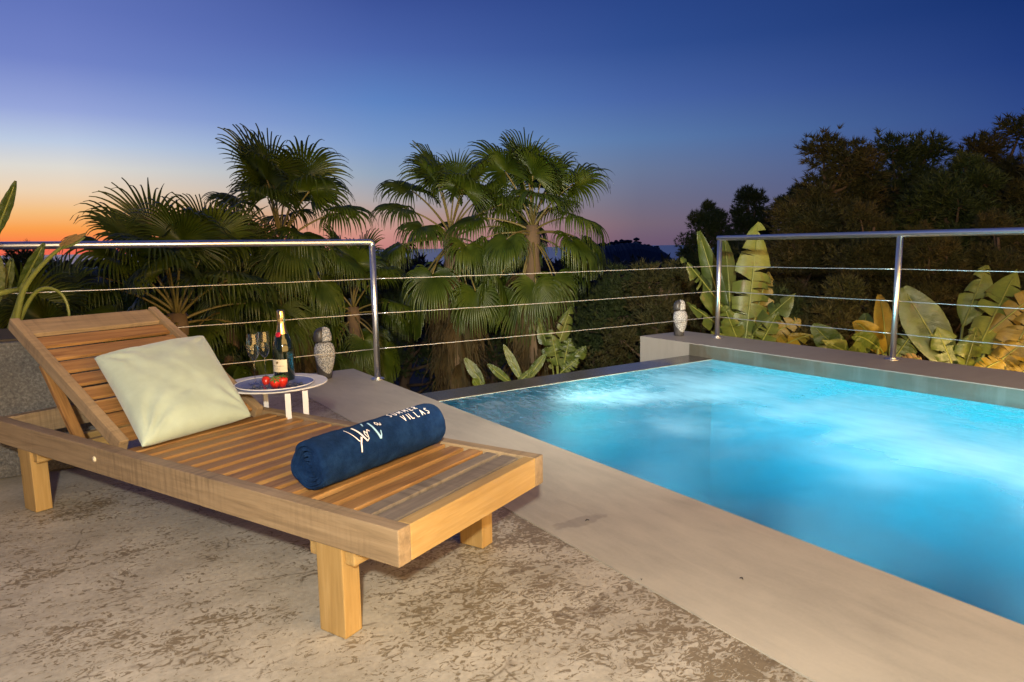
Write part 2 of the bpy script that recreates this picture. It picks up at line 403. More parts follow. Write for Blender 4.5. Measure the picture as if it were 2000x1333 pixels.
def water_mat():
    m = NT('pool_water'); v = m.coord('Object')
    fr = m.n('Fresnel'); fr.inputs[0].default_value = 1.33
    h = m.noise(m.coord('Object', (1, 1.6, 1)), 7, 5, .6, .6)
    bp = m.bump(h, .3, .03); m.l(bp, fr.inputs['Normal'])
    tr = m.n('BsdfTransparent'); tr.inputs[0].default_value = (.93, .985, 1, 1)
    gl = m.n('BsdfGlossy'); gl.inputs['Roughness'].default_value = .1; m.l(bp, gl.inputs['Normal'])
    mx = m.n('MixShader'); geo = m.n('NewGeometry'); m.l(m.math('MULTIPLY', fr.outputs[0], m.math('ADD', .55, m.math('MULTIPLY', geo.outputs['Backfacing'], .45))), mx.inputs[0]); m.l(tr.outputs[0], mx.inputs[1]); m.l(gl.outputs[0], mx.inputs[2])
    # milky, aerated water stirred up by the jets
    w1 = m.noise(m.coord('Object', (.95, 1.2, 1), (0, 0, R(-12))), 1.5, 2, .45, .3)
    w2 = m.noise(m.coord('Object', (1.6, .8, 1), (0, 0, R(15))), 4.2, 3, .5, .6)
    tc = m.n('TexCoord'); sp = m.n('SeparateXYZ'); m.l(tc.outputs['Object'], sp.inputs[0])
    # the stirred streaks lie along the far wall and across the overflow end
    d1 = m.math('SUBTRACT', m.math('ADD', sp.outputs[0], m.math('MULTIPLY', m.math('SUBTRACT', sp.outputs[1], 3.0), -.26)), 4.05)
    b1 = m.math('POWER', 2.718, m.math('MULTIPLY', m.math('MULTIPLY', d1, d1), -4.0))
    d2 = m.math('SUBTRACT', sp.outputs[1], 3.2)
    b2 = m.math('POWER', 2.718, m.math('MULTIPLY', m.math('MULTIPLY', d2, d2), -9.0))
    st = m.noise(m.coord('Object', (3.4, .9, 1), (0, 0, R(8))), 3.2, 4, .55, .5)      # fine drawn-out streaks
    soft = m.ramp(w1, [(.24, .0), (.76, 1.0)])
    fine = m.ramp(m.math('ADD', m.math('MULTIPLY', st, .6), m.math('MULTIPLY', w2, .4)), [(.28, .1), (.74, 1.0)])
    near = m.ramp(sp.outputs[1], [(.0, 1.0), (.62, .35)])
    f1 = m.math('MULTIPLY', b1, m.math('MULTIPLY', soft, m.math('ADD', .45, m.math('MULTIPLY', fine, .75))))
    f2 = m.math('MULTIPLY', b2, m.math('MULTIPLY', soft, m.math('MULTIPLY', fine, .8)))
    f3 = m.math('MULTIPLY', m.math('MULTIPLY', soft, soft), .22)
    dw = m.math('MINIMUM', m.math('SUBTRACT', 4.775, sp.outputs[0]), m.math('SUBTRACT', 3.99, sp.outputs[1]))
    rip = m.ramp(m.noise(m.coord('Object', (2.6, 1.3, 1), (0, 0, R(38))), 7.0, 4, .6, .8), [(.46, 0.0), (.66, 1.0)])
    f4 = m.math('MULTIPLY', rip, m.math('MULTIPLY', m.math('POWER', 2.718, m.math('MULTIPLY', dw, -1.7)), .62))     # ripple highlights along the walls, painted white into the surface mask
    tot = m.math('ADD', m.math('ADD', f3, f4), m.math('ADD', m.math('MULTIPLY', f1, 1.7), m.math('MULTIPLY', f2, 1.2)))
    foam_glints = m.math('MULTIPLY', m.math('SUBTRACT', 1.0, m.math('POWER', 2.718, m.math('MULTIPLY', tot, -1.1))), .95)
    tl = m.n('BsdfTranslucent'); tl.inputs[0].default_value = (.88, .95, 1, 1)
    df = m.n('BsdfDiffuse'); df.inputs[0].default_value = (.86, .92, .95, 1); fo = m.n('MixShader'); fo.inputs[0].default_value = .35; m.l(tl.outputs[0], fo.inputs[1]); m.l(df.outputs[0], fo.inputs[2])
    mf = m.n('MixShader'); m.l(foam_glints, mf.inputs[0]); m.l(mx.outputs[0], mf.inputs[1]); m.l(fo.outputs[0], mf.inputs[2])
    m.l(mf.outputs[0], m.out.inputs['Surface'])
    return m
def water_volume(m):
    ab = m.n('VolumeAbsorption'); ab.inputs[0].default_value = (.27, .845, .95, 1); ab.inputs[1].default_value = 1.0
    sc_ = m.n('VolumeScatter'); sc_.inputs[0].default_value = (.55, .85, 1, 1); sc_.inputs[1].default_value = .10
    ad = m.n('AddShader'); m.l(ab.outputs[0], ad.inputs[0]); m.l(sc_.outputs[0], ad.inputs[1]); m.l(ad.outputs[0], m.out.inputs['Volume'])
_w = water_mat(); water_volume(_w); M['water'] = _w.mat
_w2 = NT('pool_water_side'); _t = _w2.n('BsdfTransparent'); _w2.l(_t.outputs[0], _w2.out.inputs['Surface']); water_volume(_w2); M['water_side'] = _w2.mat

# ------------------------------------------------------------------ setting: terrace, coping, pool, parapet
V_IN, V_OUT, V_FAR, V_PAR, U_END, U_POOL, U_RIM, U_BACK = 1.37, 2.03, 4.775, 5.41, 5.49, 3.99, 4.27, -2.2
def rough_edge(mb, v, u0, u1, z0, z1, amp, n, seed): pass
mb = MB().box(-7, V_IN - .003, -5.0, U_END - .002, -3.2, -.0025)
struct(mb.build('terrace_floor', M['floor'], mat=POOL))
def coping():
    # long slab with a very slightly uneven inner edge
    mb = MB(); n = 220; r = random.Random(3)
    top = []
    for i in range(n + 1):
        u = -5.0 + (U_END + 5.0) * i / n
        w = .004 * mnoise.noise((u * 9, .3, 0)) + .003 * mnoise.noise((u * 31, 1.3, 0))
        top.append((V_IN + w, u))
    v = []; f = []
    for (x, y) in top: v += [(x, y, .0005), (x - .001, y, -.012), (V_OUT - .006, y, .0005), (V_OUT, y, -.004), (V_OUT, y, -1.6)]
    for i in range(n):
        a = i * 5; b = a + 5
        f += [(a + 1, a, b, b + 1)[::-1], (a, a + 2, b + 2, b), (a + 2, a + 3, b + 3, b + 2), (a + 3, a + 4, b + 4, b + 3)]
    mb.add(v, f)
    e = n * 5; mb.add([v[e], v[e + 2], v[e + 3], v[e + 4], (V_IN, U_END, -1.6)], [(0, 4, 3, 2, 1)])
    return mb.build('pool_coping', M['coping'], mat=POOL)
struct(coping())
# basin: floor and four inner walls
DEP = -1.35; WL = -.014
mb = MB()
x0, x1, y0, y1 = V_OUT + .001, V_FAR - .001, U_BACK, U_POOL
mb.add([(x0, y0, DEP), (x1, y0, DEP), (x1, y1, DEP), (x0, y1, DEP), (x0, y0, -.004), (x1, y0, -.004), (x1, y1, WL + .001), (x0, y1, WL + .001)],
       [(0, 1, 2, 3), (0, 3, 7, 4), (1, 5, 6, 2), (2, 6, 7, 3), (0, 4, 5, 1)])
struct(mb.build('pool_basin', M['basin'], mat=POOL))
mb = MB(); e = .004
mb.add([(x0 + e, y0 + e, DEP + e), (x1 - e, y0 + e, DEP + e), (x1 - e, y1 - e, DEP + e), (x0 + e, y1 - e, DEP + e), (x0 + e, y0 + e, WL), (x1 - e, y0 + e, WL), (x1 - e, y1 - e, WL), (x0 + e, y1 - e, WL)], [(4, 5, 6, 7)], 0)
o = len(mb.v) - 8
mb.f += [(0, 3, 2, 1), (0, 4, 7, 3), (1, 2, 6, 5), (2, 3, 7, 6), (0, 1, 5, 4)]; mb.m += [1] * 5
struct(mb.build('pool_water', [M['water'], M['water_side']], mat=POOL))
mb = MB().box(V_OUT + .001, V_PAR, U_POOL + .001, U_RIM, -2.6, -.008)
struct(mb.build('overflow_rim', M['rim'], mat=POOL, bevel=.008))
# terrace slab beyond the pool end (near side, out of view)
struct(MB().box(V_OUT + .002, V_FAR, -5.0, U_BACK - .002, -1.6, .0).build('pool_end_paving', M['coping'], mat=POOL))
# parapet
par = thing('parapet_wall', 'low grey cement parapet along the far side of the pool', 'wall', mat=POOL @ T(V_FAR, 0, 0))
MB().box(.002, V_PAR - V_FAR, -5.0, 4.9, -2.6, .105).build('wall_core', M['parapet'], par, bevel=.006)
MB().box(-.003, .0015, -5.0, 4.26, -.0155, .097).build('pool_face', M['stained'], par)

# ------------------------------------------------------------------ ground, sea, hill
def terrain_z(x, y):
    d = max(0.0, math.hypot(x, y) - 5)
    z = -2.3 - .045 * min(d, 60) - .02 * max(0, min(d, 300) - 60) - .1 * max(0, d - 300) * .9
    return z + .25 * mnoise.noise((x * .25, y * .25, 0)) * min(1, d / 3)
mb = MB(); rings = [0, 2, 4, 6, 8, 10, 12, 14, 17, 20, 24, 30, 38, 50, 70, 100, 150, 220, 320, 450, 700]; na = 96
v = []; f = []
for r_ in rings:
    for j in range(na):
        th = 2 * math.pi * j / na; x, y = r_ * math.cos(th), r_ * math.sin(th); v.append((x, y, terrain_z(x, y) if r_ > 6 else -2.6))
for i in range(len(rings) - 1):
    for j in range(na): f.append((i * na + j, (i + 1) * na + j, (i + 1) * na + (j + 1) % na, i * na + (j + 1) % na))
mb.add(v, f); struct(mb.build('ground', M['soil'], smooth=True))
mb = MB(); v = []; f = []; na = 128; rr = [100, 500, 2000, 8000, 40000]
for r_ in rr:
    for j in range(na): th = 2 * math.pi * j / na; v.append((r_ * math.cos(th), r_ * math.sin(th), -34))
for i in range(len(rr) - 1):
    for j in range(na): f.append((i * na + j, (i + 1) * na + j, (i + 1) * na + (j + 1) % na, i * na + (j + 1) % na))
mb.add(v, f); struct(mb.build('sea', M['sea']))
def hill():
    mb = MB(); D = 620
    prof = [(1090, 512), (1120, 498), (1150, 488), (1175, 480), (1190, 478), (1205, 476), (1218, 474), (1240, 473), (1255, 478), (1266, 480), (1278, 482), (1288, 489), (1295, 494), (1299, 505), (1303, 515)]
    xs = np.linspace(1090, 1303, 160); ys = np.interp(xs, [p[0] for p in prof], [p[1] for p in prof])
    rows = 9; v = []; f = []
    for k in range(rows):
        t = k / (rows - 1) * 2 - 1
        for x, y in zip(xs, ys):
            top = at(x, y, D); base = -36
            bump_ = 1.6 * mnoise.noise((x * .21, k * 1.7, 0)) + .9 * mnoise.noise((x * .7, k * 2.7, 3))
            h = (top.z - base) * (1 - t * t) ** .6 + (bump_ * (1 - t * t))
            v.append((top.x, D + t * 70, base + h))
    n = len(xs)
    for k in range(rows - 1):
        for i in range(n - 1): f.append((k * n + i, k * n + i + 1, (k + 1) * n + i + 1, (k + 1) * n + i))
    mb.add(v, f)
    rr_ = random.Random(5)
    for q in range(70):       # scrub and umbrella pines on the ridge
        i = rr_.randrange(6, n - 12); k = 4
        p = Vector(v[k * n + i]); s_ = rr_.uniform(1.2, 2.4)
        if xs[i] > 1280: s_ *= .6
        for w in range(4):
            c = p + Vector((rr_.uniform(-1, 1) * s_, rr_.uniform(-3, 3), rr_.uniform(-.2, .7) * s_))
            mb.lathe([(0, -.5 * s_), (.8 * s_, -.2 * s_), (.9 * s_, .15 * s_), (.5 * s_, .45 * s_), (0, .55 * s_)], 7, org=c, closed=False)
    for x, y, s_ in ((1214, 470, 2.6), (1243, 467.5, 3.4), (1194, 474, 2)):
        c = at(x, y, D)
        mb.lathe([(0, -.5 * s_), (.8 * s_, -.3 * s_), (.9 * s_, .1 * s_), (0, .5 * s_)], 7, org=c, closed=False); mb.tube([c, c + Vector((0, 0, -8))], .35, 5)
    return mb.build('hill', M['hill'])
struct(hill())

# ------------------------------------------------------------------ railings
RAIL_Z = 1.052
def flange(mb, x, y, z):
    mb.lathe([(.052, 0), (.052, .006), (.047, .010), (.026, .011), (.026, .016)], 28, org=(x, y, z))
left = thing('balcony_railing', 'steel railing with corner post on the terrace behind the lounger', 'railing', mat=POOL @ T(1.998, 4.898, 0))
MB().tube([(0, 0, .012), (0, 0, RAIL_Z - .018)], .0225, 20).build('post', M['steel'], left, smooth=True)
mb = MB(); flange(mb, 0, 0, .0045); mb.build('base_flange', M['steel'], left, smooth=False, bevel=0)
pts = [(.0, 0, RAIL_Z - .03), (-.001, 0, RAIL_Z - .012), (-.006, 0, RAIL_Z - .004), (-.02, 0, RAIL_Z), (-8, 0, RAIL_Z)]
MB().tube(pts, .0228, 20).build('handrail', M['steel'], left, smooth=True)
WZL = [.777, .513, .240]
def wire(mb, a, b, r=.0034, sag=.004, n=24):
    a = Vector(a); b = Vector(b)
    mb.tube([a.lerp(b, i / n) + Vector((0, 0, -sag * 4 * (i / n) * (1 - i / n) + .0009 * math.sin(i * 2.3))) for i in range(n + 1)], r, 6)
for z in WZL:
    mb = MB(); wire(mb, (-.02, 0, z), (-8, 0, z), n=60, sag=.0); mb.build('wire', M['wire'], left, smooth=True)
MB().tube([(-6.6, 0, .012), (-6.6, 0, RAIL_Z - .02)], .0225, 20).build('post', M['steel'], left, smooth=True)
right = thing('parapet_railing', 'steel railing standing on the parapet in front of the banana plants', 'railing', mat=POOL @ T(5.25, 0, .105))
RZ_ = RAIL_Z - .105
posts_u = [4.339, 2.673, 1.007, -.66]
for u in posts_u:
    MB().tube([(0, u, .012), (0, u, RZ_ - .015)], .0215, 20).build('post', M['steel'], right, smooth=True)
    mb = MB(); flange(mb, 0, u, .0005); mb.build('base_flange', M['steel'], right)
MB().tube([(0, 4.36, RZ_), (0, -3, RZ_)], .0235, 20).build('handrail', M['steel'], right, smooth=True)
WZR = [.792, .552, .305]
for z in WZR:
    mb = MB()
    for a, b in zip(posts_u[:-1], posts_u[1:]): wire(mb, (0, a - .02, z - .105), (0, b + .02, z - .105), n=16)
    mb.build('wire', M['wire'], right, smooth=True)
span = thing('cable_span', 'three thin steel cables stretched across the overflow side of the pool between posts', 'cable', mat=POOL)
for zl, zr in zip(WZL, WZR):
    mb = MB(); wire(mb, (2.02, 4.898, zl), (5.232, 4.345, zr), n=40, sag=.006); mb.build('wire', M['wire'], span, smooth=True)

# ------------------------------------------------------------------ lounger
E1 = D1 * .9137 - D2 * .4063; E2 = D1 * .4063 + D2 * .9137
LO = W(1.613, .537, 0)
LM = Matrix(((E2.x, E1.x, 0, LO.x), (E2.y, E1.y, 0, LO.y), (0, 0, 1, 0), (0, 0, 0, 1)))
lounge = thing('sun_lounger', 'slatted teak sun lounger with raised backrest beside the pool', 'sun lounger', mat=LM)
_bc = {}
def board(name, mat, L, wd, th, M_, parent=lounge, bev=.0035):
    key = (mat, round(L, 4), round(wd, 4), round(th, 4))
    if key not in _bc: _bc[key] = MB().box(-L / 2, L / 2, -wd / 2, wd / 2, -th / 2, th / 2).mesh(name, M[mat], False, bev)
    return put(_bc[key], name, parent, M_)
AY = RZ(math.pi / 2)                       # board length along y
AZ = RY(-math.pi / 2)                      # board length upright
HEAD = 2.0
for x in (.0225, .688 - .0225): board('side_rail', 'teak_weathered', HEAD + .199, .045, .094, T(x, (HEAD - .199) / 2, .294) @ AY)
board('front_board', 'teak_fresh', .598 - .001, .042, .0935, T(.344, -.177, .2938))
board('head_board', 'teak_weathered', .597, .042, .0925, T(.344, HEAD - .022, .294))
for x in (.034, .654):
    for y in (.0475, 1.7375): board('leg', 'teak_fresh', .25, .095, .06, T(x, y, .125) @ AZ @ RX(0))
for y in (-.017, .112, 1.673, 1.802): board('crossbar', 'teak_fresh', .66, .034, .044, T(.344, y, .2245))
for x in (.062, .626): board('ledge', 'teak', 2.1, .03, .03, T(x, .9, .298) @ AY)
fronts = [(-.137, .062), (-.060, .046)] + [(.001 + .0788 * k, .054) for k in range(14)]
for i, (y, wd) in enumerate(fronts):
    board('slat', 'teak_grey' if i < 2 else 'teak', .592, wd, .02, T(.344, y + wd / 2, .3245 + .0006 * (i % 3)))
TH = math.atan2(.391, .73)                 # backrest pitch
BM = T(0, 1.125, .352) @ RX(TH)            # y runs up the back, z out of it
for x in (.0655, .6225): board('back_stile', 'teak_weathered', .835, .034, .05, BM @ T(x, .405, -.012) @ AY)
gaps = [-.006, .084, .168, .254, .344, .436, .523, .612, .703]
for a, b in zip(gaps[:-1], gaps[1:]): board('back_slat', 'teak', .520, (b - a) - .019 if False else .066, .013, BM @ T(.344, (a + b) / 2 + .004, -.010), bev=.002)
board('back_slat', 'teak_weathered', .520, .105, .02, BM @ T(.344, .703 + .066, -.008))
for x in (.115, .573): board('prop_bar', 'teak', .42, .04, .022, T(x, 1.62, .40) @ RX(R(52)) @ AY)
mb = MB().lathe([(0, 0), (.011, 0), (.009, .004), (0, .0055)], 12, closed=False)
bolt_me = mb.mesh('bolt', M['paper'], True)
for y in (1.186,): put(bolt_me, 'bolt', lounge, T(-.0005, y, .298) @ RY(-math.pi / 2))

# cushion
def cushion():
    c = {'TL': (.165, .424), 'TR': (.655, .474), 'BR': (.505, -.10), 'BL': (.062, -.115)}
    mb = MB(); n = 64; vt = []; vb = []
    def base(s, t):
        a = Vector(c['BL']).lerp(Vector(c['BR']), s); b = Vector(c['TL']).lerp(Vector(c['TR']), s); return a.lerp(b, t)
    idx = {}
    for side in (1, -1):
        for i in range(n + 1):
            for j in range(n + 1):
                s, t = i / n, j / n; S, T_ = 2 * s - 1, 2 * t - 1
                # edges bow inwards between the corners
                p = base(.5 + S * .5 * (1 - .055 * (1 - T_ * T_)), .5 + T_ * .5 * (1 - .055 * (1 - S * S)))
                h = .088 * (max(0, (1 - S ** 2) * (1 - T_ ** 2))) ** .42
                w = .008 * mnoise.noise((S * 1.7 + 3, T_ * 1.7, 1)) + .004 * mnoise.noise((S * 3.1 + T_ * 2.2, T_ * 1.2 - S, 5))
                w -= .002 * max(0, 1 - abs(S * .75 + T_ * .35 - .05 + .25 * mnoise.noise((T_ * 2, S, 3))) * 9) * (1 if T_ > -.3 else .4)
                w -= .0015 * max(0, 1 - abs(T_ - .25 * S + .45 + .3 * mnoise.noise((S * 2, 4, 3))) * 12)
                # creases running from the corners
                for cs, ct in ((-1, 1), (-1, -1), (1, -1), (1, 1)):
                    dx, dy = S - cs, T_ - ct; rr_ = math.hypot(dx, dy); th = math.atan2(dy, dx)
                    w += .009 * math.exp(-rr_ * 1.9) * math.sin(th * 13 + cs * 2 + ct + 2 * mnoise.noise((rr_ * 3, cs, ct))) * min(1, rr_ * 3)
                e = min(1, 6 * min(1 - abs(S), 1 - abs(T_)))
                vt.append((p.x, p.y, .062 + side * h + w * e * side))
    N_ = (n + 1) ** 2; f = []
    for i in range(n):
        for j in range(n):
            a = i * (n + 1) + j; q = (a, a + n + 1, a + n + 2, a + 1); f.append(q); f.append(tuple(N_ + k for k in q[::-1]))
    mb.add(vt, f)
    me = mb.mesh('cushion', M['cushion'], True)
    bm = bmesh.new(); bm.from_mesh(me); bmesh.ops.remove_doubles(bm, verts=bm.verts, dist=1e-5); bm.to_mesh(me); bm.free()
    me.polygons.foreach_set('use_smooth', [True] * len(me.polygons))
    return put(me, 'cushion', None, LM @ BM @ T(0, 0, .0))
tag(cushion(), 'pale sage green square cushion leaning on the lounger backrest', 'cushion')

# rolled towel with its lettering
TR_, TY, TZ = .0735, .205, .3345 + .0725
TX0, TX1 = .085, .622
def towel():
    root = thing('rolled_towel', 'navy blue terry towel rolled up on the lounger with white lettering', 'towel', mat=LM @ T(0, TY, TZ))
    # side: one wrap whose free edge lies as a small step low at the back; ends: grid caps cut by a spiral groove
    nth, nx = 112, 46; sp_ = .0135
    def rad(th, x, edge):
        st = .004 * (((th - 2.2) / (2 * math.pi)) % 1.0)
        n_ = .0030 * mnoise.noise((x * 11, math.cos(th) * 1.1, math.sin(th) * 1.1)) + .0014 * mnoise.noise((x * 42, math.cos(th) * 3.2, math.sin(th) * 3.2)) + .0007 * mnoise.noise((x * 120, math.cos(th) * 9, math.sin(th) * 9))
        return TR_ - .003 + st + n_ - .007 * max(0, 1 - edge / .016) ** 2
    def ring(x, edge): return [(x, math.sin(2 * math.pi * i / nth) * rad(2 * math.pi * i / nth, x, edge), math.cos(2 * math.pi * i / nth) * rad(2 * math.pi * i / nth, x, edge) * .985) for i in range(nth)]
    mb = MB(); v = []; f = []
    xs = [TX0 + (TX1 - TX0) * (.5 - .5 * math.cos(math.pi * j / nx)) for j in range(nx + 1)]
    def xend(th, sgn): return .010 * mnoise.noise((math.cos(th) * 1.2, math.sin(th) * 1.2, 4 * sgn))
    for j, x in enumerate(xs):
        w0 = max(0, 1 - (x - TX0) / .08); w1 = max(0, 1 - (TX1 - x) / .08)
        for i, p in enumerate(ring(x, min(x - TX0, TX1 - x))):
            th = 2 * math.pi * i / nth; v.append((p[0] + xend(th, 1) * w0 + xend(th, 2) * w1, p[1], p[2]))
    for j in range(nx):
        for i in range(nth): f.append((j * nth + i, j * nth + (i + 1) % nth, (j + 1) * nth + (i + 1) % nth, (j + 1) * nth + i))
    for sgn, x0_, edge_row in ((1, TX0, 0), (2, TX1, nx)):
        nr = 44; base = len(v)
        for q in range(1, nr + 1):
            fr_ = 1 - q / nr
            for i in range(nth):
                th = 2 * math.pi * i / nth; o_ = Vector(v[edge_row * nth + i]); r_ = math.hypot(o_.y, o_.z) * fr_
                ph = ((TR_ - r_) / sp_ + th / (2 * math.pi) + .35 * mnoise.noise((math.cos(th), math.sin(th), r_ * 30))) % 1.0
                g_ = max(0, 1 - abs(ph - .5) / .17)
                dep = .026 * g_ + .012 * (1 - fr_) - .004 * math.sin(math.pi * ph * 1.0) + .004 * mnoise.noise((math.cos(th) * r_ * 60, math.sin(th) * r_ * 60, sgn))
                w_ = min(1, (1 - fr_) * 6)
                v.append((o_.x * fr_ + (x0_) * (1 - fr_) + (dep * w_ if sgn == 1 else -dep * w_), math.sin(th) * r_, math.cos(th) * r_ * .985))
        prev_row = edge_row * nth
        for q in range(nr):
            cur = base + q * nth
            for i in range(nth):
                qd = (prev_row + i, cur + i, cur + (i + 1) % nth, prev_row + (i + 1) % nth); f.append(qd if sgn == 1 else qd[::-1])
            prev_row = cur
    mb.add(v, f)
    o = mb.build('roll', M['towel'], root, smooth=True)
    # lettering: flat strokes wrapped on the roll.  s = along the towel, el = degrees above the horizontal facing the viewer
    Rw = TR_ + .0045
    def wrap(s, el): a = R(el); return (s, -math.cos(a) * Rw, math.sin(a) * Rw)
    def ribbon(mb, pts, w0, w1=None, n=8):
        w1 = w0 if w1 is None else w1
        P = [Vector(p) for p in pts]; dense = []
        for i in range(len(P) - 1):
            for k in range(n): dense.append(P[i].lerp(P[i + 1], k / n))
        dense.append(P[-1]); v = []; f = []
        for i, p in enumerate(dense):
            d = dense[min(i + 1, len(dense) - 1)] - dense[max(i - 1, 0)]; d.normalize(); nr = Vector((-d.y, d.x)); w = w0 + (w1 - w0) * i / (len(dense) - 1)
            for sg in (-1, 1):
                q = p + nr * w * sg; v.append(wrap(q.x, math.degrees(q.y / Rw)))
        for i in range(len(dense) - 1): f.append((2 * i, 2 * i + 1, 2 * i + 3, 2 * i + 2))
        mb.add(v, f)
    def e2y(el): return R(el) * Rw
    def glyphs(name, strokes, mat, org, sc, shear=0):
        mb = MB()
        for st in strokes:
            w0, w1, pts = st
            ribbon(mb, [(org[0] + (x + shear * y) * sc, org[1] + y * sc * 1.3) for x, y in pts], w0, w1)
        mb.build(name, mat, root)
    b = e2y(26)
    # big brushed word
    glyphs('lettering', [(.0012, .0022, [(-.15, 1.15), (.25, .30), (.34, .22)]), (.0032, .0022, [(.62, .42), (.34, .10), (.18, -.32)]),
                         (.0034, .0028, [(.52, 1.15), (.80, .35), (.93, .12)]), (.0014, .0016, [(.93, .12), (1.13, .22), (1.22, .50), (1.12, .70), (1.0, .52), (1.08, .30)]),
                         (.0014, .0014, [(1.22, .50), (1.42, .74), (1.52, .58)])], M['print_white'], (.212, b), .045)
    glyphs('lettering', [(.0034, .004, [(2.02, 1.18), (2.02, .55), (2.10, .02)]), (.0024, .0016, [(2.10, .02), (2.30, .22), (2.42, .45)]), (.002, .003, [(1.42, 1.02), (1.56, 1.28)])], M['print_blue'], (.212, b), .045)
    glyphs('lettering', [(.0013, .0013, [(2.62, .92), (2.50, .78), (2.42, .92), (2.52, 1.06), (2.64, .96), (2.66, .76), (2.78, .74), (2.82, .90)])], M['print_white'], (.212, b), .045)
    LET = {'S': [[(.6, .9), (.3, 1), (.05, .8), (.3, .52), (.6, .3), (.35, 0), (0, .12)]], 'U': [[(0, 1), (0, .25), (.3, 0), (.6, .25), (.6, 1)]], 'M': [[(0, 0), (.05, 1), (.38, .3), (.7, 1), (.76, 0)]],
           'E': [[(.6, 1), (0, 1), (0, 0), (.6, 0)], [(0, .5), (.5, .5)]], 'R': [[(0, 0), (0, 1), (.5, .95), (.55, .6), (0, .5), (.6, 0)]], 'V': [[(0, 1), (.32, 0), (.64, 1)]], 'I': [[(.1, 0), (.1, 1)]],
           'L': [[(0, 1), (0, 0), (.5, 0)]], 'A': [[(0, 0), (.35, 1), (.7, 0)], [(.14, .38), (.56, .38)]]}
    def word(t, s0, el0, el1, step):
        h = (e2y(el1) - e2y(el0)); mb = MB(); s = s0
        for ch in t:
            for st in LET[ch]: ribbon(mb, [(s + x * step * .78, e2y(el0) + y * h) for x, y in st], .0016, None, 4)
            s += step * (.5 if ch == 'I' else 1.18 if ch == 'M' else 1)
        mb.build('lettering', M['print_white'], root)
    word('SUMMER', .398, 72, 87, .0225)
    word('VILLAS', .432, 47, 65, .0250)
towel()

# ------------------------------------------------------------------ side table and what stands on it
TC = onz(538, 747, .44)
tab = thing('side_table', 'small round white metal table behind the lounger', 'table', loc=(TC.x, TC.y, 0))
MB().lathe([(0, .432), (.208, .432), (.215, .434), (.217, .437), (.215, .440), (0, .440)], 72, closed=False).build('table_top', M['white_metal'], tab, smooth=False)
def table_leg(px, py):
    p = onz(px, py, .42) - TC
    a = math.atan2(p.y, p.x)
    MB().box(-.011, .011, -.003, .003, .002, .432).build('leg', M['white_metal'], tab, mat=T(p.x, p.y, 0) @ RZ(R(12)), bevel=.001)
table_leg(562, 775); table_leg(596, 769)
MB().box(-.011, .011, -.003, .003, .002, .432).build('leg', M['white_metal'], tab, mat=T(-.08, .09, 0) @ RZ(.8), bevel=.001)
MB().lathe([(0, .0), (.10, .0), (.10, .004), (0, .004)], 32, closed=False).build('foot_ring', M['white_metal'], tab)
TP = onz(537, 748, .452); TZ0 = .4405
tray = thing('serving_tray', 'blue grey round tray with raised rim on the white table', 'tray', loc=(TP.x, TP.y, TZ0))
MB().lathe([(0, .0), (.142, .0), (.152, .008), (.156, .0125), (.1575, .0125), (.1585, .010), (.154, .004), (.144, -.0001)][::1], 72, closed=False).build('plate', M['tray'], tray, smooth=True)
MB().lathe([(.1555, .0118), (.157, .0146), (.1588, .0135), (.1592, .0112)], 72, closed=False).build('rim', M['white_metal'], tray, smooth=True)
TS = TZ0 + .0012
# champagne bottle
BP = onz(556, 741.5, TS)
bot = thing('champagne_bottle', 'dark green sparkling wine bottle with gold foil neck and cream label', 'bottle', loc=(BP.x, BP.y, TS), rotz=R(-8))
MB().lathe([(0, .004), (.03, .002), (.042, 0), (.0438, .004), (.0438, .125), (.0432, .14), (.040, .16), (.033, .182), (.0255, .202), (.0195, .222), (.0165, .245), (.0155, .262), (.0155, .285)], 40, closed=False).build('glass_body', M['bottle'], bot, smooth=True)
MB().lathe([(.0262, .2025), (.0202, .2225), (.0172, .245), (.0162, .258), (.0172, .262), (.0174, .276), (.0166, .290), (.0155, .3005), (.013, .304), (0, .3045)], 36, closed=False).build('foil', M['foil'], bot, smooth=True)
def arc_panel(name, mat, r, z0, z1, a0, a1, parent, n=20):
    v = []; f = []
    for i in range(n + 1):
        a = R(a0 + (a1 - a0) * i / n)
        for z in (z0, z1): v.append((r * math.cos(a), r * math.sin(a), z))
    for i in range(n): f.append((2 * i, 2 * i + 2, 2 * i + 3, 2 * i + 1))
    return MB().add(v, f).build(name, mat, parent, smooth=True)
lab = arc_panel('label', M['paper'], .0442, .040, .094, -155, -45, bot)
def text_mesh(txt, size, mat, name, parent, mapfn):
    cu = bpy.data.curves.new('t', 'FONT'); cu.body = txt; cu.size = size; cu.align_x = 'CENTER'; cu.resolution_u = 2
    ob = bpy.data.objects.new('t', cu); C.objects.link(ob); bpy.context.view_layer.update()
    me = bpy.data.meshes.new_from_object(ob); bpy.data.objects.remove(ob); bpy.data.curves.remove(cu)
    for v_ in me.vertices: v_.co = mapfn(v_.co.x, v_.co.y)
    me.materials.clear(); me.materials.append(mat); return put(me, name, parent)
def on_bottle(r, z0, amid=-100):
    def fn(x, y): a = R(amid) + x / r; return (r * math.cos(a), r * math.sin(a), z0 + y)
    return fn
text_mesh('MO\u00cbT & CHANDON', .0066, M['ink'], 'lettering', lab, on_bottle(.0446, .064))
text_mesh('CHAMPAGNE', .0036, M['ink'], 'lettering', lab, on_bottle(.0446, .053))
arc_panel('emblem', M['foil'], .0446, .076, .086, -106, -94, lab, 4)
def neck_text(x, y):
    z = .210 + x + .026; r = .0208 if z > .225 else .0208 + (.225 - z) * .25
    a = R(-95) - y / r; return ((r - (z - .222) * .11) * math.cos(a), (r - (z - .222) * .11) * math.sin(a), z)
text_mesh('MO\u00cbT', .017, M['ink'], 'lettering', bot, neck_text)
